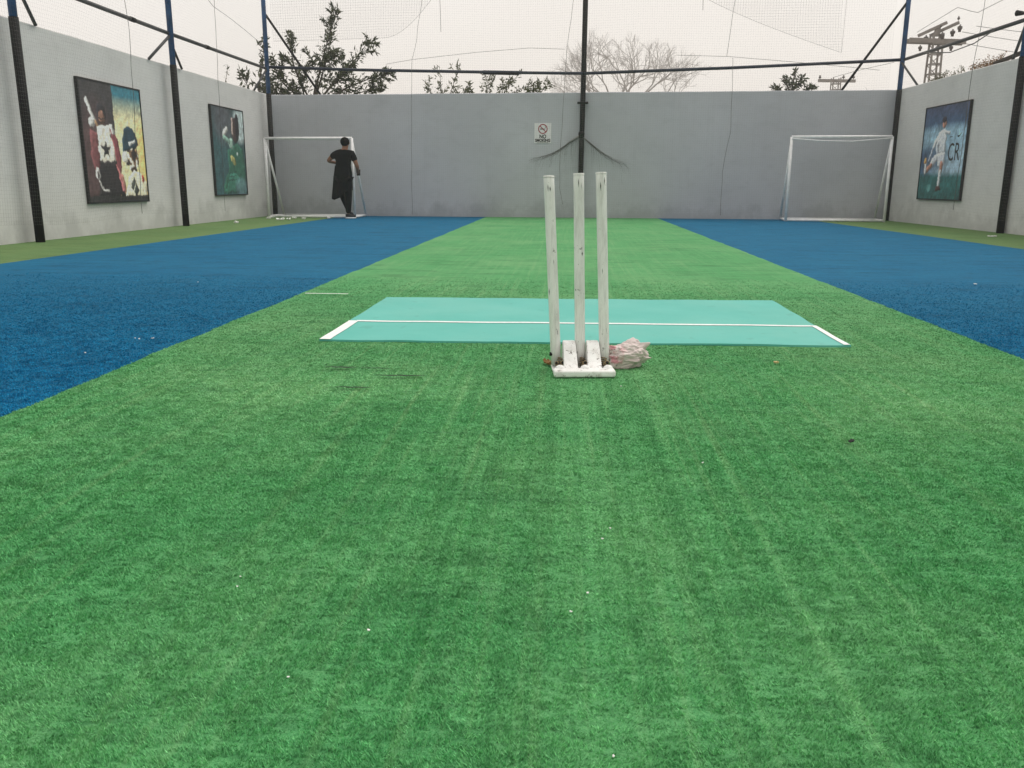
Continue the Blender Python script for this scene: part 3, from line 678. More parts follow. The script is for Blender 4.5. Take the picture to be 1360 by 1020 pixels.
def text_mesh(name, body, size, mat, parent, mw, extrude=.0015, bold=0):
    cu = bpy.data.curves.new(name, 'FONT'); cu.body = body; cu.size = size; cu.align_x = 'CENTER'; cu.align_y = 'CENTER'; cu.extrude = extrude; cu.offset = bold
    o = bpy.data.objects.new(name, cu); COL.objects.link(o); dg = bpy.context.evaluated_depsgraph_get(); dg.update()
    me = bpy.data.meshes.new_from_object(o.evaluated_get(dg)); bpy.data.objects.remove(o)
    me.transform(mw); q = link(name, me, mat, parent); return q
poster('poster', paint_cricketers().photo(1.45), (XL + .02, 11.18, 2.02), (0, 1, 0), (1.665, 1.61), (1, 0, 0), 'large poster of two batsmen, dark half beside a yellow half')
poster('poster', paint_bowler().photo(1.5), (XL + .02, 15.40, 2.045), (0, 1, 0), (1.56, 1.59), (1, 0, 0), 'dark green poster of a player in green beside the corner post')
rx = rightX(15.7) - .022
pt, P, u, z, n = poster('poster', paint_footballer().photo(1.4), (rx + .0255 * -.8, 16.47, 2.04), (.0255, -1, 0), (1.66, 1.60), (-1, -.0255, 0), 'blue poster of a footballer in white kit marked CR')
def onposter(a, b): m = Matrix((u, -z, n)).transposed().to_4x4(); m.translation = P(a, b, .0165); return m
text_mesh('lettering', 'CR', .33, 'sign_black', pt, onposter(.755, .51) @ Matrix.Diagonal((1.0, 1.25, 1, 1)), .0008)
sw = [(-.075, .012), (-.055, -.035), (-.01, -.030), (.10, .045), (.0, -.002), (-.05, -.004)]
mo = onposter(.84, .335); mesh_obj('swoosh_mark', [mo @ Vector((a, b, .0015)) for a, b in sw], [(0, 1, 5), (1, 2, 5), (5, 2, 4), (2, 3, 4)], 'sign_black', pt)
mo = onposter(.665, .345); mesh_obj('dash_mark', [mo @ Vector((a, b, .0015)) for a, b in ((-.05, -.006), (.05, -.006), (.05, .006), (-.05, .006))], [(0, 1, 2, 3)], 'sign_black', pt)

# ------------------------------------------------------------------ no smoking sign
sx, sz = -.522, 1.707; ns = empty('no_smoking_sign', (sx, backY(sx) - .004, sz), (0, 0, math.atan2(bd.y, bd.x)))
box('plate', (-.175, -.008, -.20), (.175, 0, .20), 'sign_white', ns, .002)
def ring(name, r0, r1, cz, mat, n=40):
    V = []; 
    for i in range(n):
        a = i / n * 2 * math.pi
        for r in (r0, r1): V.append((r * math.cos(a), -.0105, cz + r * math.sin(a)))
    mesh_obj(name, V, [(2 * i, 2 * i + 1, (2 * i + 3) % (2 * n), (2 * i + 2) % (2 * n)) for i in range(n)], mat, ns)
ring('prohibition_ring', .078, .098, .085, 'sign_red')
def flat(name, pts, y, mat): return mesh_obj(name, [(a, y, b) for a, b in pts], [tuple(range(len(pts)))], mat, ns)
flat('cigarette', [(-.058, .074), (.03, .074), (.03, .092), (-.058, .092)], -.0095, 'sign_black')
flat('cigarette_tip', [(.034, .074), (.05, .074), (.05, .092), (.034, .092)], -.0095, 'sign_black')
flat('smoke_curl', [(.04, .10), (.05, .11), (.042, .125), (.052, .135), (.06, .125), (.056, .11), (.05, .098)], -.0095, 'sign_black')
flat('prohibition_bar', [(-.064, .135), (-.052, .147), (.064, .035), (.052, .023)], -.0115, 'sign_red')
rm = Matrix.Rotation(R(90), 4, 'X')
for body, zz, s in (('NO', -.068, .105), ('SMOKING', -.145, .082)):
    text_mesh('lettering', body, s, 'sign_black', ns, Matrix.Translation((0, -.0105, zz)) @ rm @ Matrix.Diagonal((.86, 1, 1, 1)), .0006, .0035)
flat('under_line', [(-.12, -.190), (.12, -.190), (.12, -.184), (-.12, -.184)], -.0095, 'sign_black')
tag(ns, 'white no smoking sign with red ring on the end wall', 'sign')

# ------------------------------------------------------------------ teal cricket mat
mt = empty('cricket_mat', (.078, 4.49, 0))
def matz(x, y): return .009 + .003 * fn(x * 3, y * 3, 1) + .004 * max(0, fn(x * 5, y * 1.5, 7)) * (1 if abs(y - MATY0) < .1 else .3)
def sheet(name, xa, xb, ya, yb, nx, ny, dz, mat, wx=0, wy=0, thick=True, skew=(0, 0)):
    V, F = [], []
    for j in range(ny + 1):
        for i in range(nx + 1):
            s, t = i / nx, j / ny; x = xa + (xb - xa) * s; y = ya + (yb - ya) * t + skew[0] * s
            if wy: y += wy * fn(x * 4, j * 3.1, 3)
            if wx: x += wx * fn(y * 4, i * 3.7, 5)
            V.append((x - .078, y - 4.49, matz(x, y) + dz))
    I = lambda i, j: j * (nx + 1) + i
    for j in range(ny):
        for i in range(nx): F.append((I(i, j), I(i + 1, j), I(i + 1, j + 1), I(i, j + 1)))
    if thick:
        ring_ = [I(i, 0) for i in range(nx + 1)] + [I(nx, j) for j in range(1, ny + 1)] + [I(i, ny) for i in range(nx - 1, -1, -1)] + [I(0, j) for j in range(ny - 1, 0, -1)]
        b = len(V); V += [(V[q][0], V[q][1], V[q][2] - thick) for q in ring_]; n = len(ring_)
        F += [(b + i, b + (i + 1) % n, ring_[(i + 1) % n], ring_[i]) for i in range(n)]
    return mesh_obj(name, V, F, mat, mt)
sheet('mat_sheet', MATX0, MATX1, MATY0 - .03, MATY1 - .005, 60, 24, 0, 'teal', .006, .011, .009, (.055, 0))
sheet('crease_line', MATX0 + .04, MATX1 - .03, 4.256, 4.292, 60, 1, .0022, 'tape', 0, .003, False, (.035, 0))
sheet('edge_line', MATX0 + .002, MATX0 + .052, MATY0 - .033, 4.274, 1, 10, .0028, 'tape', .002, 0, False)
sheet('edge_line', MATX1 - .030, MATX1 - .004, MATY0 + .024, 4.318, 1, 10, .0028, 'tape', .002, 0, False)
tag(mt, 'teal rubber cricket mat with white crease lines on the green turf', 'mat')
mesh_obj("turf_mark", [(-1.66, 5.34, .011), (-1.38, 5.335, .011), (-1.38, 5.352, .011), (-1.66, 5.36, .011)], [(0, 1, 2, 3)], "tape", green)

# ------------------------------------------------------------------ spring return stumps
ws = empty('cricket_stumps', (.077, 3.085, .004), (0, 0, R(5)))
ws_l = lambda x, y, z: Vector((x, y, z))
def stump(x, y, top, chip):
    k = 14; base = Vector((x, y, .012)); tp = Vector(top)
    pts = [base.lerp(tp, i / (k - 1)) for i in range(k)]
    rad = [.0198] * k; rad[0] = .0185
    d = (tp - base).normalized(); pts[-1] = tp; 
    pts = pts[:-1] + [tp - d * .004, tp]; rad = rad[:-1] + [.0200, .0186]
    s = tube('stump', pts, rad, 'stump', ws, 20)
    # worn cap with a broken rim
    bm = bmesh.new(); bmesh.ops.create_cone(bm, cap_ends=True, segments=20, radius1=.0212, radius2=.0200, depth=.006)
    for v in bm.verts:
        if v.co.x < -.008 and chip: v.co.z -= .004 * chip; v.co.x -= .003 * chip
    rot = d.to_track_quat('Z', 'Y').to_matrix() @ Euler((0, R(-7) * chip, 0)).to_matrix()
    bmesh.ops.rotate(bm, cent=(0, 0, 0), matrix=rot, verts=bm.verts); bmesh.ops.translate(bm, vec=tp + d * .002, verts=bm.verts)
    me = bpy.data.meshes.new('cap'); bm.to_mesh(me); bm.free(); link('cap', me, 'stump', s)
    for q in range(5):     # chips in the paint
        f = random.choice([random.uniform(.03, .2), random.uniform(.3, .6), random.uniform(.93, .985)]); c = base.lerp(tp, f); a = random.uniform(-2.6, -.5)
        w_, h_ = random.uniform(.0006, .0028), random.uniform(.003, .020)
        ax = Vector((math.cos(a), math.sin(a), 0)); sd_ = Vector((-math.sin(a), math.cos(a), 0)); c = c + ax * .0200
        mesh_obj('paint_chip', [c + sd_ * w_, c + d * h_ * .8 + ax * .0002, c - sd_ * w_, c - d * h_], [(0, 1, 2, 3)], 'hole', s)
    return s
sy = .165
stump(-.0935, sy, (-.130, sy + .02, .718), 1.0)
stump(.0, sy + .002, (-.020, sy + .01, .728), .2)
stump(.0955, sy + .006, (.064, sy + .02, .732), .5)
# base plate, raised front lip with three lugs, two curved blocks, three spring tubes
box('base_plate', (-.112, .03, .0), (.112, .20, .008), 'base', ws, .003)
lip = box('front_lip', (-.1145, -.012, .0), (.1145, .045, .026), 'base', ws, .008, 3)
for x in (-.088, .006, .092):
    bm = bmesh.new(); bmesh.ops.create_uvsphere(bm, u_segments=14, v_segments=8, radius=1)
    for v in bm.verts: v.co = Vector((x + v.co.x * .019, .040 + v.co.y * .016, .022 + v.co.z * .016))
    me = bpy.data.meshes.new('lug'); bm.to_mesh(me); bm.free(); me.shade_smooth(); link('lug', me, 'base', lip)
def block(xc):
    prof = [(.050, .020), (.075, .040), (.105, .070), (.128, .092), (.142, .102), (.158, .107), (.176, .106), (.190, .097), (.196, .080), (.197, .009)]
    inner = [(y + .004 if y < .17 else y - .004, max(.0085, zz - .005)) for y, zz in prof]
    w2 = .0275; V = []; n = len(prof)
    for s in (-1, 1):
        for y, zz in prof: V.append((xc + s * (w2 - .004 * (zz / .107)), y, zz))
    F = [(i, i + 1, n + i + 1, n + i) for i in range(n - 1)] + [tuple(range(n))[::-1], tuple(range(n, 2 * n))]
    o = mesh_obj('curved_block', V, F, 'base', ws)
    bm = bmesh.new(); bm.from_mesh(o.data); bmesh.ops.recalc_face_normals(bm, faces=bm.faces)
    es = [e for e in bm.edges if len(e.link_faces) == 2 and e.calc_face_angle(0) > 1.2]
    bmesh.ops.bevel(bm, geom=es, offset=.0035, segments=3, affect='EDGES', profile=.5); bm.to_mesh(o.data); bm.free()
block(-.0455); block(.0445)
for x in (-.080, .004, .088):
    a, b = Vector((x, .125, .020)), Vector((x + .006, .088, .036)); d = (b - a).normalized()
    s = tube('spring_tube', [a, b], .0085, 'brass', ws, 14)
    tube('tube_mouth', [b + d * .0002, b + d * .0008], .0058, 'hole', s, 12)
    tube('spring_coil', [(x + .010 * math.cos(t * 1.2), .135 + .010 * math.sin(t * 1.2), .012 + .0014 * t) for t in range(26)], .0022, 'brass', s, 5)
s = tube('spring_tube', [(-.093, .12, .022), (-.097, .09, .034)], .0075, 'brass', ws, 12)
tube('tube_mouth', [(-.0972, .0895, .0342), (-.0973, .0888, .0345)], .005, 'hole', s, 10)
for (x, y, zz) in ((-.114, .16, .055),): tube('bolt', [(x - .006, y, zz), (x + .006, y, zz)], .0075, 'hole', ws, 8)
tag(ws, 'set of three scuffed white cricket stumps on a white metal base', 'stumps')

# crumpled bag beside the stumps
def bag():
    rn = random.Random(5); bm = bmesh.new(); bmesh.ops.create_icosphere(bm, subdivisions=6, radius=1); off = Vector((4.1, 2.7, 1.2))
    planes = [(Vector((rn.gauss(0, 1), rn.gauss(0, 1), rn.gauss(0, .9))).normalized(), rn.uniform(.66, .92)) for _ in range(26)]
    for v in bm.verts:
        d = v.co.normalized(); r = 1.25                                  # soft faceted body: film pulled flat between folds
        for n_, k in planes:
            q = d.dot(n_)
            if q > .05: r = min(r, k / q)
        x, y, zz = d
        cr = 0.
        for sc, am in ((1.8, .17), (3.6, .11), (8., .04)):                          # long sharp folds running up to the gathered end
            w_ = Vector((x * .55 + zz * .25, y * 1.5, zz * 1.5)) * sc + off; cr += am * (abs(noise.noise(w_)) ** .75 - .25)
        r = r + cr
        top = .050 + .022 * (x + 1) / 2
        p = Vector((d.x * r * .086, d.y * r * .064, d.z * r * (top * 1.12 if d.z > 0 else .054)))
        for tgt, pull in (((.8, -.15, .58), (.020, 0, .014)), ((.93, -.3, -.25), (.024, -.006, .004)), ((.55, -.75, -.35), (.006, -.014, .002)), ((-.8, -.3, .5), (-.008, -.004, .012))):
            t = max(0, d.dot(Vector(tgt).normalized())); p += Vector(pull) * t ** 60
        v.co = p
    zs = sorted(v.co.z for v in bm.verts); zmin = zs[len(zs) // 12]
    for v in bm.verts: v.co.z = max(0.0, v.co.z - zmin) + .0005 * fn(v.co.x * 90, v.co.y * 90)
    me = bpy.data.meshes.new('crumpled_bag'); bm.to_mesh(me); bm.free(); me.shade_smooth()
    o = link('crumpled_bag', me, 'bag'); o.location = (.250, 3.29, .003); return o
tag(bag(), 'crumpled pale pink plastic bag lying beside the stumps', 'bag')

# dry leaf behind the left stump
def scrap(name, loc, sx_, sy_, hz, mat, seed, k=6):
    V, F = [], []
    for j in range(k + 1):
        for i in range(k + 1):
            s, t = i / k * 2 - 1, j / k * 2 - 1
            rr = 1 + .35 * fn(s * 1.5, t * 1.5, seed)
            m = max(abs(s), abs(t)); L = math.hypot(s, t) or 1; x, y = s / L * m, t / L * m
            V.append((x * sx_ * rr, y * sy_ * rr, hz * (.25 + .75 * abs(fn(s * 2.2 + 5, t * 2.2, seed + 3)) * 1.6)))
    I = lambda i, j: j * (k + 1) + i
    F = [(I(i, j), I(i + 1, j), I(i + 1, j + 1), I(i, j + 1)) for j in range(k) for i in range(k)]
    b = len(V); V += [(x * .8, y * .8, 0) for x, y, _ in V[:b]]
    F += [(b + d, b + c, b + b_, b + a) for a, b_, c, d in F[:k * k]]
    ed = [I(i, 0) for i in range(k)] + [I(k, j) for j in range(k)] + [I(i, k) for i in range(k, 0, -1)] + [I(0, j) for j in range(k, 0, -1)]
    F += [(b + ed[i], b + ed[(i + 1) % len(ed)], ed[(i + 1) % len(ed)], ed[i]) for i in range(len(ed))]
    o = mesh_obj(name, V, F, mat); o.location = loc; o.rotation_euler = (0, 0, seed * 1.3); return o
lf = scrap('dry_leaf', (-.062, 3.30, .008), .034, .016, .022, 'leaf_dry', 4)
tag(lf, 'curled brown dry leaf against the stump base', 'leaf')
for i, (x, y, a, b) in enumerate([(-5.98, 17.30, .07, .05), (-5.85, 16.75, .06, .03), (-5.44, 16.20, .09, .04), (-5.32, 16.35, .06, .04), (-5.40, 16.95, .05, .05), (-4.72, 17.0, .08, .03), (-5.12, 16.65, .04, .03), (-5.77, 14.85, .05, .03)]):
    tag(scrap('paper_scrap', (x, y, .004), a, b, .045, 'plastic_white', i + 1), 'crumpled white paper scrap on the turf border by the goal', 'litter', 'white paper scraps by the goal')
tag(scrap('paper_scrap', (5.90, 12.4, .004), .06, .04, .02, 'plastic_white', 31), 'flat white paper scrap at the foot of the post by the footballer poster', 'litter')
crumbs = [(.101, 1.648), (.083, 1.594), (.048, 1.359), (.019, 1.291), (-.573, 1.379), (-.564, 1.341), (-.386, 1.071), (.07, .928), (-.301, 1.208), (.356, 2.09), (.20, 2.92)]
for i, (x, y) in enumerate(crumbs):
    q = random.uniform(.0013, .0024) * (1 + .25 * y)
    tag(scrap('crumb', (x, y, .010), q, q * .7, q * 1.2, 'plastic_white', i + 40, 3), 'tiny white crumb lying in the green turf pile', 'crumb', 'white crumbs on the green turf')
for i, (x, y) in enumerate([(-1.942, 3.697), (-1.864, 3.704), (-1.915, 3.68), (-2.3, 3.2), (-2.6, 5.9), (-1.98, 3.35)]):
    tag(scrap('crumb', (x, y, .009), random.uniform(.004, .010), .004, .006, 'plastic_white', i + 60, 3), 'small white fleck on the blue turf beside the posters wall', 'crumb', 'white flecks on the blue turf')
tag(scrap('crumb', (2.93, 6.31, .008), .018, .012, .012, 'plastic_white', 71, 3), 'lone white fleck on the blue turf beside the footballer poster wall', 'crumb')
tag(scrap('crumb', (.842, 3.378, .009), .013, .010, .014, 'tan', 77, 4), 'pale tan crumb on the turf off the mat corner', 'crumb')
tag(scrap('pebble', (.795, 2.309, .010), .014, .008, .008, 'hole', 78, 4), 'small black pebble on the green turf', 'pebble')

# ------------------------------------------------------------------ person at the goal
def skin_mesh(name, nodes, edges, mat, parent, sub=2, root=0):
    """nodes: {key: (x,y,z, rx, ry)}; grown with the skin modifier into one continuous surface"""
    keys = list(nodes); me = bpy.data.meshes.new(name)
    me.from_pydata([nodes[k][:3] for k in keys], [(keys.index(a), keys.index(b)) for a, b in edges], [])
    o = bpy.data.objects.new(name, me); COL.objects.link(o)
    o.modifiers.new('skin', 'SKIN'); sm = o.modifiers.new('sub', 'SUBSURF'); sm.levels = sub; sm.render_levels = sub
    for i, k in enumerate(keys):
        o.data.skin_vertices[0].data[i].radius = (nodes[k][3], nodes[k][4]); o.data.skin_vertices[0].data[i].use_root = (i == root)
    dg = bpy.context.evaluated_depsgraph_get(); dg.update(); m2 = bpy.data.meshes.new_from_object(o.evaluated_get(dg)); bpy.data.objects.remove(o)
    m2.materials.clear(); m2.shade_smooth(); return link(name, m2, mat, parent)
pe = empty('person', (-4.375, 17.02, .006))
hd = (.035, .02)
N = {'pelvis': (-.02, 0, .80, .14, .10), 'waist': (-.02, 0, .94, .125, .09), 'chest': (-.01, 0, 1.14, .15, .095), 'upper': (.0, 0, 1.25, .11, .075), 'neck': (.025, .0, 1.325, .048, .048),
     'jaw': (.035, .02, 1.385, .058, .066), 'head': (.035, .012, 1.465, .074, .088), 'crown': (.035, .005, 1.525, .05, .06),
     'shL': (-.17, 0, 1.245, .055, .055), 'elL': (-.325, .03, 1.105, .040, .040), 'wrL': (-.19, .21, 1.07, .027, .030), 'paL': (-.13, .26, 1.07, .034, .018),
     'shR': (.165, 0, 1.245, .055, .055), 'elR': (.262, .0, 1.00, .040, .040), 'wrR': (.232, .14, .905, .027, .030), 'paR': (.222, .19, .875, .020, .036),
     'hipL': (-.10, .01, .76, .085, .085), 'knL': (-.09, .16, .44, .055, .055), 'anL': (.045, .14, .10, .038, .038), 'hipR': (.065, 0, .76, .085, .085), 'knR': (.055, .02, .42, .055, .055), 'anR': (.055, -.02, .08, .038, .038)}
E_ = [('pelvis', 'waist'), ('waist', 'chest'), ('chest', 'upper'), ('upper', 'neck'), ('neck', 'jaw'), ('jaw', 'head'), ('head', 'crown'), ('upper', 'shL'), ('shL', 'elL'), ('elL', 'wrL'), ('wrL', 'paL'),
      ('upper', 'shR'), ('shR', 'elR'), ('elR', 'wrR'), ('wrR', 'paR'), ('pelvis', 'hipL'), ('hipL', 'knL'), ('knL', 'anL'), ('pelvis', 'hipR'), ('hipR', 'knR'), ('knR', 'anR')]
for side, (px, py, pz), dirs in (('L', (-.13, .26, 1.07), [(.075, .02, .03), (.085, .03, .012), (.082, .03, -.006), (.066, .03, -.024)]), ('R', (.222, .19, .875), [(-.005, .07, .02), (-.008, .082, .004), (-.008, .08, -.012), (-.006, .062, -.028)])):
    for i, (dx, dy, dz) in enumerate(dirs):
        a, b = f'f{side}{i}a', f'f{side}{i}b'
        N[a] = (px + dx * .55, py + dy * .55, pz + dz * .8, .0085, .0085); N[b] = (px + dx, py + dy, pz + dz - .012, .0075, .0075); E_ += [('pa' + side, a), (a, b)]
    t = f't{side}'; N[t] = (px + (.01 if side == 'L' else -.03), py + .02, pz + .045, .009, .009); E_.append(('pa' + side, t))
body = skin_mesh('body', N, E_, 'skin', pe)
for s in (-1, 1):   # ears
    bm = bmesh.new(); bmesh.ops.create_uvsphere(bm, u_segments=10, v_segments=6, radius=1)
    for v in bm.verts: v.co = Vector((.035 + s * .079 + v.co.x * .010, .015 + v.co.y * .018, 1.45 + v.co.z * .030))
    me = bpy.data.meshes.new('ear'); bm.to_mesh(me); bm.free(); link('ear', me, 'skin', body)
for s in (-1, 1):   # eyes, on the far side of the head
    bm = bmesh.new(); bmesh.ops.create_uvsphere(bm, u_segments=10, v_segments=6, radius=.011)
    bmesh.ops.translate(bm, vec=(.035 + s * .03, .094, 1.455), verts=bm.verts); me = bpy.data.meshes.new('eye'); bm.to_mesh(me); bm.free(); link('eye', me, 'hair', body)
tube('nose', [(.035, .095, 1.465), (.035, .112, 1.435), (.035, .10, 1.425)], [.007, .011, .008], 'skin', body, 8)
tube('mouth', [(.012, .092, 1.398), (.035, .099, 1.396), (.058, .092, 1.398)], [.003, .005, .003], 'sign_red', body, 6)
# hair: a short crop that follows the skull
bm = bmesh.new(); bmesh.ops.create_icosphere(bm, subdivisions=4, radius=1)
for v in bm.verts:
    p = v.co.copy(); v.co = Vector((.035 + p.x * .086, .000 + p.y * .098, 1.468 + p.z * .090)) * 1.0
    v.co += Vector((p.x * .5, p.y * .5, p.z)) * (.008 * noise.noise(p * 7) + .006 * noise.noise(p * 15))
bmesh.ops.delete(bm, geom=[v for v in bm.verts if (v.co.z < 1.375) or (v.co.y > .045 and v.co.z < 1.50)], context='VERTS')
me = bpy.data.meshes.new('hair'); bm.to_mesh(me); bm.free(); me.shade_smooth(); link('hair', me, 'hair', pe)
# black tunic: short sleeves grown with the torso, long flared skirt that hangs lower on the left
TN = {'a': (-.02, 0, .86, .165, .115), 'b': (-.02, 0, 1.00, .166, .112), 'c': (-.01, 0, 1.15, .178, .118), 'd': (.0, 0, 1.258, .120, .088), 'e': (.022, 0, 1.318, .058, .056),
      'sl': (-.17, 0, 1.248, .072, .072), 'sl2': (-.262, .015, 1.155, .066, .066), 'sr': (.165, 0, 1.245, .072, .072), 'sr2': (.228, 0, 1.095, .064, .064)}
skin_mesh('tunic_top', TN, [('a', 'b'), ('b', 'c'), ('c', 'd'), ('d', 'e'), ('d', 'sl'), ('sl', 'sl2'), ('d', 'sr'), ('sr', 'sr2')], 'cloth_black', pe)
V, F = [], []; nr, na = 16, 48
for j in range(nr + 1):
    t = j / nr; zc = 1.02 - t * .53
    for i in range(na):
        a = i / na * 2 * math.pi; ca, sa = math.cos(a), math.sin(a)
        left = max(0, -ca)
        rxx = .158 + .014 * min(1, t * 3) + (.070 * left ** 1.2 if ca < 0 else .02) * t + .015 * math.sin(a * 7 + 1 + t * 2) * t; ryy = .100 + .015 * min(1, t * 3) + .055 * t + .020 * math.sin(a * 9 + t) * t
        zz = zc - t * (.12 * left ** .8 + .02 * math.sin(a * 3)) + (.10 * t * max(0, ca) if ca > 0 else 0)
        V.append((-.022 + rxx * ca * (1 - .10 * math.sin(math.pi * t * .5) * (ca > 0)), ryy * sa + .02 * t, zz))
for j in range(nr):
    for i in range(na): F.append((j * na + i, j * na + (i + 1) % na, (j + 1) * na + (i + 1) % na, (j + 1) * na + i))
mesh_obj('tunic_skirt', V, F, 'cloth_black', pe, True)
TR = {'p': (-.01, 0, .80, .15, .11), 'hl': (-.10, .01, .74, .10, .10), 'kl': (-.085, .16, .44, .078, .078), 'al': (.045, .14, .12, .058, .058), 'hr': (.065, 0, .74, .10, .10), 'kr': (.058, .02, .42, .078, .078), 'ar': (.055, -.02, .085, .056, .056)}
skin_mesh('trousers', TR, [('p', 'hl'), ('hl', 'kl'), ('kl', 'al'), ('p', 'hr'), ('hr', 'kr'), ('kr', 'ar')], 'cloth_black', pe)
def shoe(x, y, z0, rz, tilt=0):
    n = 22
    def layer(z_, grow, mat, nm, h):
        prof = []
        for i in range(n):
            a = i / n * 2 * math.pi; c, s = math.cos(a), math.sin(a)
            L = .135 if c > 0 else .075; wdt = .043 * (1 - .12 * c) * (1 if c > -.2 else .9); prof.append((L * c * grow, wdt * s * grow))
        V = [(px, py, z_) for px, py in prof] + [(px * .98, py * .98, z_ + h * .7) for px, py in prof] + [((px * .80 - .012), py * .72, z_ + h * (1.0 if px < .03 else .75)) for px, py in prof]
        F = [(i, (i + 1) % n, n + (i + 1) % n, n + i) for i in range(n)] + [(n + i, n + (i + 1) % n, 2 * n + (i + 1) % n, 2 * n + i) for i in range(n)] + [tuple(range(n))[::-1], tuple(range(2 * n, 3 * n))]
        mt_ = Matrix.Translation((x, y, z0)) @ Euler((0, tilt, rz)).to_matrix().to_4x4()
        return mesh_obj(nm, [mt_ @ Vector(v) for v in V], F, mat, pe if nm == 'shoe' else None, True)
    s = layer(.030, 1.0, 'shoe', 'shoe', .060); so_ = layer(0, 1.05, 'sole', 'sole', .034); so_.parent = s
shoe(.065, .0, 0, R(28)); shoe(.05, .17, .02, R(60), R(35))
tag(pe, 'person in black tunic and trousers seen from behind at the goal post', 'person')
# the dark phone in the right hand
ph = box('phone', (-.035, -.006, -.07), (.035, .006, .07), 'hole', None, .003); ph.location = (-4.375 + .222, 17.02 + .255, .895); ph.rotation_euler = (R(-35), 0, R(8))
tag(ph, 'dark phone held by the person at the goal', 'phone')

# ------------------------------------------------------------------ trees and shrubs beyond the walls
def leaf_cloud(name, pts, dirs, L, wd, mat, parent, droop=.5):
    """one pointed leaf (two folded quads as 4 triangles) at each point"""
    pts = np.asarray(pts); n = len(pts); d = np.asarray(dirs) + rng.normal(0, .75, (n, 3)); d[:, 2] -= droop; d /= np.linalg.norm(d, axis=1, keepdims=True)
    s = np.cross(d, rng.normal(0, 1, (n, 3))); s /= np.linalg.norm(s, axis=1, keepdims=True) + 1e-9; u_ = np.cross(s, d)
    l = (L * rng.uniform(.6, 1.25, n))[:, None]; w_ = (wd * rng.uniform(.7, 1.2, n))[:, None]
    V = np.stack([pts, pts + d * l * .45 + s * w_ / 2 + u_ * w_ * .15, pts + d * l, pts + d * l * .45 - s * w_ / 2 + u_ * w_ * .15, pts + d * l * .5], 1)
    b = np.arange(n)[:, None] * 5; F = np.concatenate([b + np.array([[0, 1, 4]]), b + np.array([[1, 2, 4]]), b + np.array([[4, 2, 3]]), b + np.array([[0, 4, 3]])])
    t = np.repeat(rng.uniform(0, 1, n) ** 1.6, 5)[:, None] * np.ones((1, 3))
    return tag(fast_mesh(name, V.reshape(-1, 3), F, mat, parent, ('tint', t)), kind='stuff')
def smooth_line(pts, k=6):
    P = [Vector(p) for p in pts]; out = []
    for i in range(len(P) - 1):
        p0, p1, p2, p3 = P[max(i - 1, 0)], P[i], P[i + 1], P[min(i + 2, len(P) - 1)]
        for j in range(k):
            t = j / k; out.append(.5 * ((2 * p1) + (p2 - p0) * t + (2 * p0 - 5 * p1 + 4 * p2 - p3) * t * t + (3 * p1 - p0 - 3 * p2 + p3) * t ** 3))
    return out + [P[-1]]
def leafy(name, label, base, trunk, limbs, per_m, spread, L, wd, mat, r0, group=None, droop=.5, bark='bark', twigs=6):
    t = empty(name, base); B = Vector(base)
    tr = smooth_line([Vector(p) - B for p in trunk]); tk = tube('trunk', tr, list(np.linspace(r0, r0 * .6, len(tr))), bark, t, 9)
    pts, dirs = [], []
    for lm in limbs:
        q = smooth_line([Vector(p) - B for p in lm]); tube('limb', q, list(np.linspace(r0 * .45, r0 * .08, len(q))), bark, tk, 6)
        lens = sum((q[i + 1] - q[i]).length for i in range(len(q) - 1))
        for i in range(twigs):     # side twigs with leaves
            f = random.uniform(.25, 1); c = q[int(f * (len(q) - 1))]; ax = (q[-1] - q[0]).normalized()
            sd_ = Vector((random.gauss(0, 1), random.gauss(0, 1), random.gauss(.2, .8))); sd_ = (sd_ - ax * sd_.dot(ax)).normalized()
            e = c + (ax * .7 + sd_ * .8) * spread * random.uniform(.7, 1.5) * (1.15 - f * .6)
            tube('twig', [c, c.lerp(e, .5) + Vector((0, 0, .03)), e], [r0 * .1, r0 * .07, r0 * .03], bark, tk, 4)
            for j in range(int(per_m * (e - c).length * .9)): pts.append(c.lerp(e, random.uniform(.15, 1.05))); dirs.append((e - c).normalized())
        for j in range(int(per_m * lens)):
            f = random.uniform(.2, 1.02); f = min(f, 1); c = q[int(f * (len(q) - 1))]
            pts.append(c + Vector((random.gauss(0, 1), random.gauss(0, 1), random.gauss(0, 1))) * spread * .30 * (1.2 - f)); dirs.append((q[-1] - q[0]).normalized())
    pts = np.array([tuple(p) for p in pts]); dirs = np.array([tuple(p) for p in dirs])
    leaf_cloud('crown', pts, dirs, L, wd, mat, t, droop)
    return tag(t, label, 'tree', group)
TY = 20.6
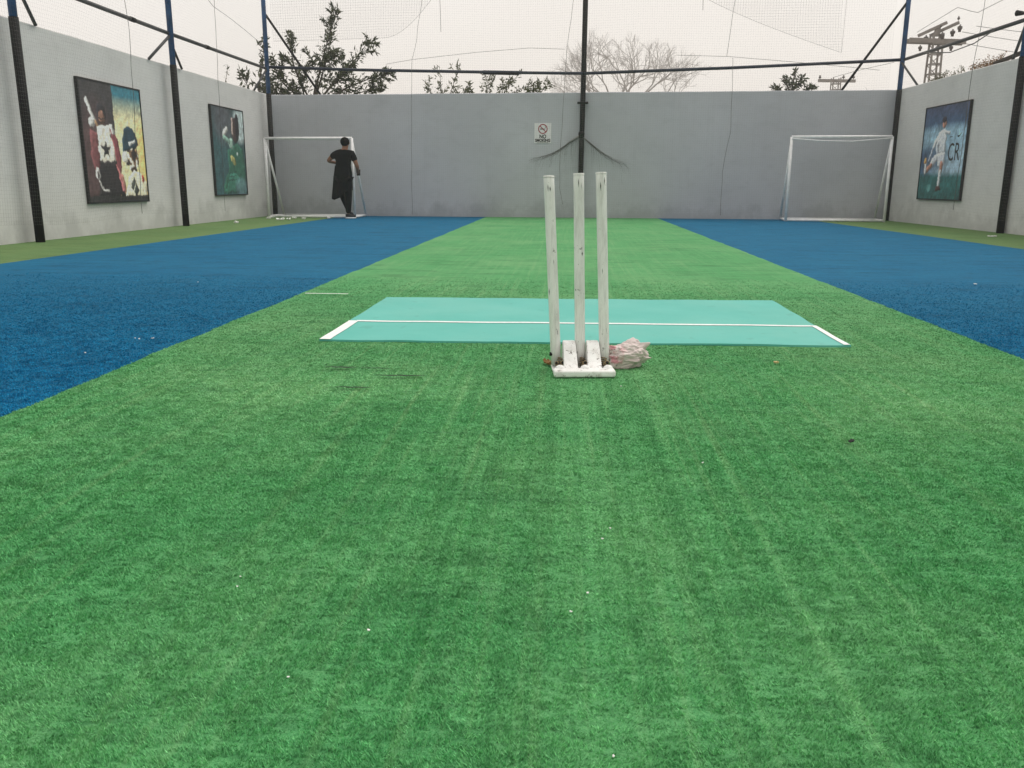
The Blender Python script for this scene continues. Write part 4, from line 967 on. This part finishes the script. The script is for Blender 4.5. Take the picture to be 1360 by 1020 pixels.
leafy('leafy_tree', 'dark leafy tree with long upright shoots behind the corner post', (-6.0, TY, 0), [(-6.0, TY, 0), (-6.05, TY, 1.4), (-5.95, TY, 2.5), (-5.85, TY, 3.0)],
      [[(-5.95, TY, 2.6), (-5.75, TY, 3.3), (-5.5, TY - .1, 3.95), (-5.28, TY - .1, 4.52)], [(-5.95, TY, 2.5), (-5.7, TY, 3.2), (-5.55, TY + .1, 3.8), (-5.5, TY, 4.35)],
       [(-5.9, TY, 2.5), (-5.4, TY, 3.0), (-4.9, TY, 3.5), (-4.62, TY, 3.85)], [(-5.9, TY, 2.4), (-5.2, TY - .1, 2.8), (-4.6, TY, 3.05), (-4.2, TY, 3.2)],
       [(-6.0, TY, 2.5), (-6.3, TY, 3.1), (-6.4, TY, 3.5), (-6.35, TY, 3.95)], [(-6.0, TY, 2.4), (-6.6, TY, 2.9), (-6.8, TY, 3.2), (-6.85, TY, 3.55)],
       [(-6.0, TY, 2.3), (-6.8, TY, 2.6), (-7.1, TY, 2.9)], [(-5.9, TY, 2.3), (-5.3, TY, 2.6), (-4.8, TY, 2.75), (-4.35, TY, 2.8)], [(-6.0, TY, 2.4), (-6.2, TY, 2.8), (-6.0, TY - .2, 3.3)],
       [(-5.9, TY, 2.4), (-6.5, TY - .2, 2.65), (-6.9, TY - .2, 2.75)], [(-5.9, TY, 2.4), (-5.6, TY + .2, 2.9), (-5.2, TY + .2, 3.2), (-5.0, TY, 3.35)]],
      120, .40, .125, .038, 'leaf_dark', .06, droop=.3)
leafy('sapling', 'slender leafy sapling beyond the cricket posters wall near the corner', (-8.0, 22.4, 0), [(-8.0, 22.4, 0), (-8.0, 22.4, 1.5), (-7.95, 22.5, 2.6)],
      [[(-7.95, 22.5, 2.6), (-7.9, 22.6, 3.3), (-7.85, 22.8, 3.9), (-7.8, 22.9, 4.3)], [(-7.95, 22.4, 2.5), (-8.0, 22.0, 3.0), (-8.05, 21.6, 3.35)], [(-7.95, 22.5, 2.5), (-7.85, 22.7, 3.0), (-7.7, 22.8, 3.3)]], 40, .22, .17, .06, 'leaf_dark', .05, droop=.3, twigs=4)
leafy('sapling', 'thin pale sapling peeping over the cricket posters wall', (-8.0, 20.3, 0), [(-8.0, 20.3, 0), (-8.0, 20.4, 1.5), (-8.0, 20.45, 2.4)],
      [[(-8.0, 20.45, 2.4), (-8.0, 20.5, 2.9), (-8.0, 20.75, 3.38)], [(-8.0, 20.4, 2.4), (-8.0, 21.2, 2.75), (-8.0, 21.7, 2.98)]], 26, .13, .10, .035, 'leaf_yellow', .03, droop=.3, twigs=3)
SY = 21.4
for i, (x0, lb, lims, per) in enumerate([(-3.0, 'sparse yellowish shrub nearest the leafy tree over the end wall', [[(-3.0, SY, 2.3), (-3.05, SY, 2.8), (-3.1, SY, 3.42)], [(-3.0, SY, 2.3), (-2.8, SY, 2.9), (-2.62, SY, 3.42)], [(-3.0, SY, 2.3), (-3.3, SY, 2.8), (-3.45, SY, 3.1)], [(-3.0, SY, 2.3), (-2.6, SY, 2.7), (-2.35, SY, 3.0)]], 40),
                                     (-1.75, 'yellowish shrub with arching shoots over the middle of end wall', [[(-1.75, SY, 2.3), (-1.9, SY, 2.9), (-2.05, SY, 3.25)], [(-1.75, SY, 2.3), (-1.5, SY, 2.9), (-1.15, SY, 3.25)], [(-1.75, SY, 2.3), (-1.3, SY, 2.8), (-.85, SY, 2.98)], [(-1.75, SY, 2.3), (-2.2, SY, 2.7), (-2.4, SY, 2.85)], [(-1.75, SY, 2.3), (-1.6, SY, 2.8), (-1.6, SY, 3.1)]], 46),
                                     (-.75, 'low yellowish shrub shoot beside the bare tree over end wall', [[(-.85, SY, 2.3), (-.8, SY, 2.7), (-.45, SY, 2.97)], [(-.85, SY, 2.3), (-.95, SY, 2.75), (-.72, SY, 2.98)]], 60)]):
    leafy('shrub', lb, (x0, SY, 0), [(x0, SY, 0), (x0, SY, 1.2), (x0, SY, 2.35)], lims, per * 1.3, .24, .10, .032, 'leaf_yellow', .03, 'shrubs behind the end wall', droop=.1, twigs=8)
CYx, CYy = 6.25, 25.8
leafy('small_tree', 'small dark bushy tree top beside the far crossarm pole', (CYx, CYy, 0), [(CYx, CYy, 0), (CYx, CYy, 1.6), (CYx + .05, CYy, 3.0)],
      [[(CYx, CYy, 2.9), (CYx + .05, CYy, 3.5), (CYx + .1, CYy, 3.85)], [(CYx, CYy, 2.9), (CYx - .3, CYy, 3.2), (CYx - .45, CYy, 3.4)], [(CYx, CYy, 2.9), (CYx + .4, CYy, 3.2), (CYx + .55, CYy, 3.42)], [(CYx, CYy, 3.2), (CYx - .2, CYy, 3.6)], [(CYx, CYy, 3.2), (CYx + .3, CYy, 3.62)], [(CYx, CYy, 2.9), (CYx + .5, CYy, 3.15)], [(CYx, CYy, 2.9), (CYx - .45, CYy, 3.2)]], 75, .2, .13, .045, 'leaf_dark', .08, droop=.3)

# the great bare tree, far off in the haze
def bare_tree(name, label, base, height, limbs, depth, r0, spread, mat, seed):
    rn = random.Random(seed); t = empty(name, base); segs = []
    def grow(p, d, L, r, lv):
        k = 4; pts = [p]
        for i in range(k):
            d = (d + Vector((rn.gauss(0, .10), rn.gauss(0, .10), rn.gauss(.015, .07)))).normalized(); pts.append(pts[-1] + d * L / k)
        segs.append((pts, np.linspace(r, r * .68, k + 1)))
        if lv >= depth: return
        nb = 2 if rn.random() < .25 else 3
        for i in range(nb):
            ax = Vector((rn.gauss(0, 1), rn.gauss(0, 1), rn.gauss(0, .7))).normalized(); a = rn.uniform(.30, .80)
            nd = (d * math.cos(a) + (ax - d * ax.dot(d)).normalized() * math.sin(a)); nd.z += .06; nd.normalize()
            grow(pts[-1] if i < 2 else pts[rn.randint(2, 3)], nd, L * rn.uniform(.62, .86), r * .62, lv + 1)
    tr = [(Vector((0, 0, -.1)), 0), (Vector((.1, 0, height * .30)), 0), (Vector((.1, 0, height * .48)), 0)]
    trp = smooth_line([x[0] for x in tr]); tube('trunk', trp, list(np.linspace(r0 * 1.5, r0, len(trp))), mat, t, 10)
    for (dx, dy, dz, L) in limbs: grow(Vector((.1, 0, height * .46)), Vector((dx, dy, dz)).normalized(), L, r0 * .62, 1)
    V, F = tubes(np.array([[tuple(q) for q in s[0]] for s in segs]), np.array([s[1] for s in segs]), 4)
    tag(fast_mesh('crown', V, F, mat, t), kind='stuff')
    return tag(t, label, 'tree')
bare_tree('bare_tree', 'huge leafless grey tree in the haze behind the black post', (9.6, 160, 0), 25.5, [(-.95, .2, .55, 5.0), (-.45, -.3, .9, 4.8), (-.1, .3, 1.0, 4.3), (.3, -.2, .9, 4.8), (.75, .2, .7, 5.0), (1.3, 0, .40, 5.6), (-1.3, 0, .36, 4.9)], 7, .46, 1, 'bark_hazed', 21)
bare_tree('bare_tree', 'thin leafless treetop behind the far crossarm pole', (19.3, 62, 0), 7.3, [(-.4, 0, 1, 1.2), (.4, .1, 1, 1.2), (.05, -.1, 1.2, 1.3)], 5, .10, 1, 'bark_hazed', 5)
# dry creeper along the top of the right wall
def creeper(ya, yb, n, hmax, label, seed):
    rn = random.Random(seed); x0 = rightX((ya + yb) / 2) + .14; t = empty('dry_creeper', (x0, (ya + yb) / 2, WH)); P = []
    for i in range(n):
        y = rn.uniform(ya, yb) - (ya + yb) / 2; x = rn.uniform(-.06, .08); h = rn.uniform(.25, 1) ** 2 * hmax; pts = []
        a, b = rn.gauss(0, .5), rn.gauss(0, .5)
        for j in range(5): q = j / 4; pts.append((x + a * h * q * q * .6, y + b * h * q * q + rn.gauss(0, .012), h * q * (1 - .25 * q * abs(b)) - .01))
        P.append(pts)
    V, F = tubes(np.array(P), .0035); tag(fast_mesh('stems', V, F, 'twig_dry', t), kind='stuff')
    m = []
    for p in P:
        for q in p[2:]: m += [q] * 2
    leaf_cloud('leaves', np.array(m) + rng.normal(0, .015, (len(m), 3)), np.zeros((len(m), 3)) + [0, 0, .3], .035, .018, 'leaf_yellow' if seed % 2 else 'leaf_dry', t, 0)
    return tag(t, label, 'plant')
MT['leaf_dry2'] = MT['leaf_dry']
creeper(14.3, 15.3, 90, .20, 'dry brown creeper on the wall top above the footballer poster', 4)
creeper(15.6, 16.9, 60, .18, 'thin pale dry weeds on the wall top beside the lattice pylon', 9)
bar('timber_plank', (rightX(13.9) + .12, 13.62, WH + .10), (rightX(14.5) + .10, 14.45, WH + .035), .10, .03, 'bark'); tag(bpy.data.objects['timber_plank'], 'dark plank leaning on the wall top beside the blue post', 'plank')

# ------------------------------------------------------------------ pylons and wires
def pylon(x, y, h, wbase, wtop, label):
    t = empty('lattice_pylon', (x, y, 0)); n = max(6, int(h / .42))
    def c(f): return (wbase + (wtop - wbase) * f) / 2
    cor = [(-1, -1), (1, -1), (1, 1), (-1, 1)]
    for sx_, sy_ in cor: bar('leg', (sx_ * c(0), sy_ * c(0), -.1), (sx_ * c(1), sy_ * c(1), h), .07, .07, 'concrete_pole', t, (0, 1, 0))
    for k in range(n):
        f = k / n; f2 = (k + 1) / n
        if f * h < 3.5: continue
        for i in range(4):
            a, b = cor[i], cor[(i + 1) % 4]
            bar('rung', (a[0] * c(f), a[1] * c(f), f * h), (b[0] * c(f), b[1] * c(f), f * h), .045, .045, 'concrete_pole', t)
            if i % 2 == 0: bar('lattice_bar', (a[0] * c(f), a[1] * c(f) * 1.02, f * h), (b[0] * c(f2), b[1] * c(f2) * 1.02, f2 * h), .03, .03, 'concrete_pole', t)
    return tag(t, label, 'pylon')
def insul(parent, x, y, z0, up=1, s=1.0):
    tube('insulator', [(x, y, z0), (x, y, z0 + up * .05 * s), (x, y, z0 + up * .08 * s), (x, y, z0 + up * .16 * s), (x, y, z0 + up * .20 * s), (x, y, z0 + up * .28 * s)], [.03 * s, .03 * s, .10 * s, .10 * s, .06 * s, .06 * s], 'insulator', parent, 8)
p1 = pylon(16.45, 42, 7.30, .66, .40, 'lattice steel pylon with thick crossarms beyond the footballer poster wall')
for dy in (-.18, .18): bar('crossarm', (-1.25, dy, 7.02 - 0), (1.22, dy, 6.93), .10, .20, 'concrete_pole', p1)
for x in (-.75, -.0, .60): insul(p1, x, -.2, 6.80, -1, .9)
for ox in (-.30, .22): bar('crossarm', (-.40 + ox, .35, 7.27), (.55 + ox, -.35, 7.72), .09, .12, 'concrete_pole', p1)
bar('crown_strut', (0, 0, 7.2), (0, 0, 7.62), .2, .2, 'concrete_pole', p1, (0, 1, 0))
for (x, y, zz) in ((.15, -.2, 7.35), (.55, -.3, 7.45), (.80, -.4, 7.62), (-.35, .3, 7.30)): insul(p1, x, y, zz, -1, 1.1)
for (x, y, zz) in ((.05, -.2, 7.52), (.72, -.35, 7.80)): insul(p1, x, y, zz, 1, .6)
p2 = pylon(20.3, 70, 8.6, .8, .55, 'far crossarm pole with two uprights over the end wall')
bar('crossarm', (-1.42, -.3, 8.38), (1.36, -.3, 8.34), .14, .22, 'concrete_pole', p2)
for x in (-1.3, .45, 1.2): insul(p2, x, -.3, 8.48, 1, 1.0)
def wire(a, b, sag, r, label):
    a, b = Vector(a), Vector(b); pts = [a.lerp(b, i / 24) - Vector((0, 0, sag * 4 * (i / 24) * (1 - i / 24))) for i in range(25)]
    o = tube('power_line', [p - a for p in pts], r, 'wire', None, 5); o.location = a; return tag(o, label, 'wire', 'power lines from the lattice pylon')
for i, (q, e) in enumerate((((17.55, 40.7, 7.40), (34, 38.0, 6.5)), ((17.2, 41.2, 7.25), (34, 38.5, 5.7)), ((17.5, 41.9, 6.9), (34, 40, 5.4)))):
    wire(q, e, .5, .012, 'thin power line running outward from the lattice pylon')

# ------------------------------------------------------------------ hazy air
hz = box('haze', (-240, -120, -1.2), (240, 320, 29), None); tag(hz, 'pale hazy air over the court', kind='stuff')
m = bpy.data.materials.new('haze_air'); m.use_nodes = True; t = m.node_tree; t.nodes.clear()
o_ = t.nodes.new('ShaderNodeOutputMaterial'); pv = t.nodes.new('ShaderNodeVolumePrincipled'); pv.inputs['Color'].default_value = (.96, .94, .92, 1); pv.inputs['Density'].default_value = .0019
pv.inputs['Anisotropy'].default_value = .2
t.links.new(pv.outputs[0], o_.inputs['Volume']); hz.data.materials.append(m)
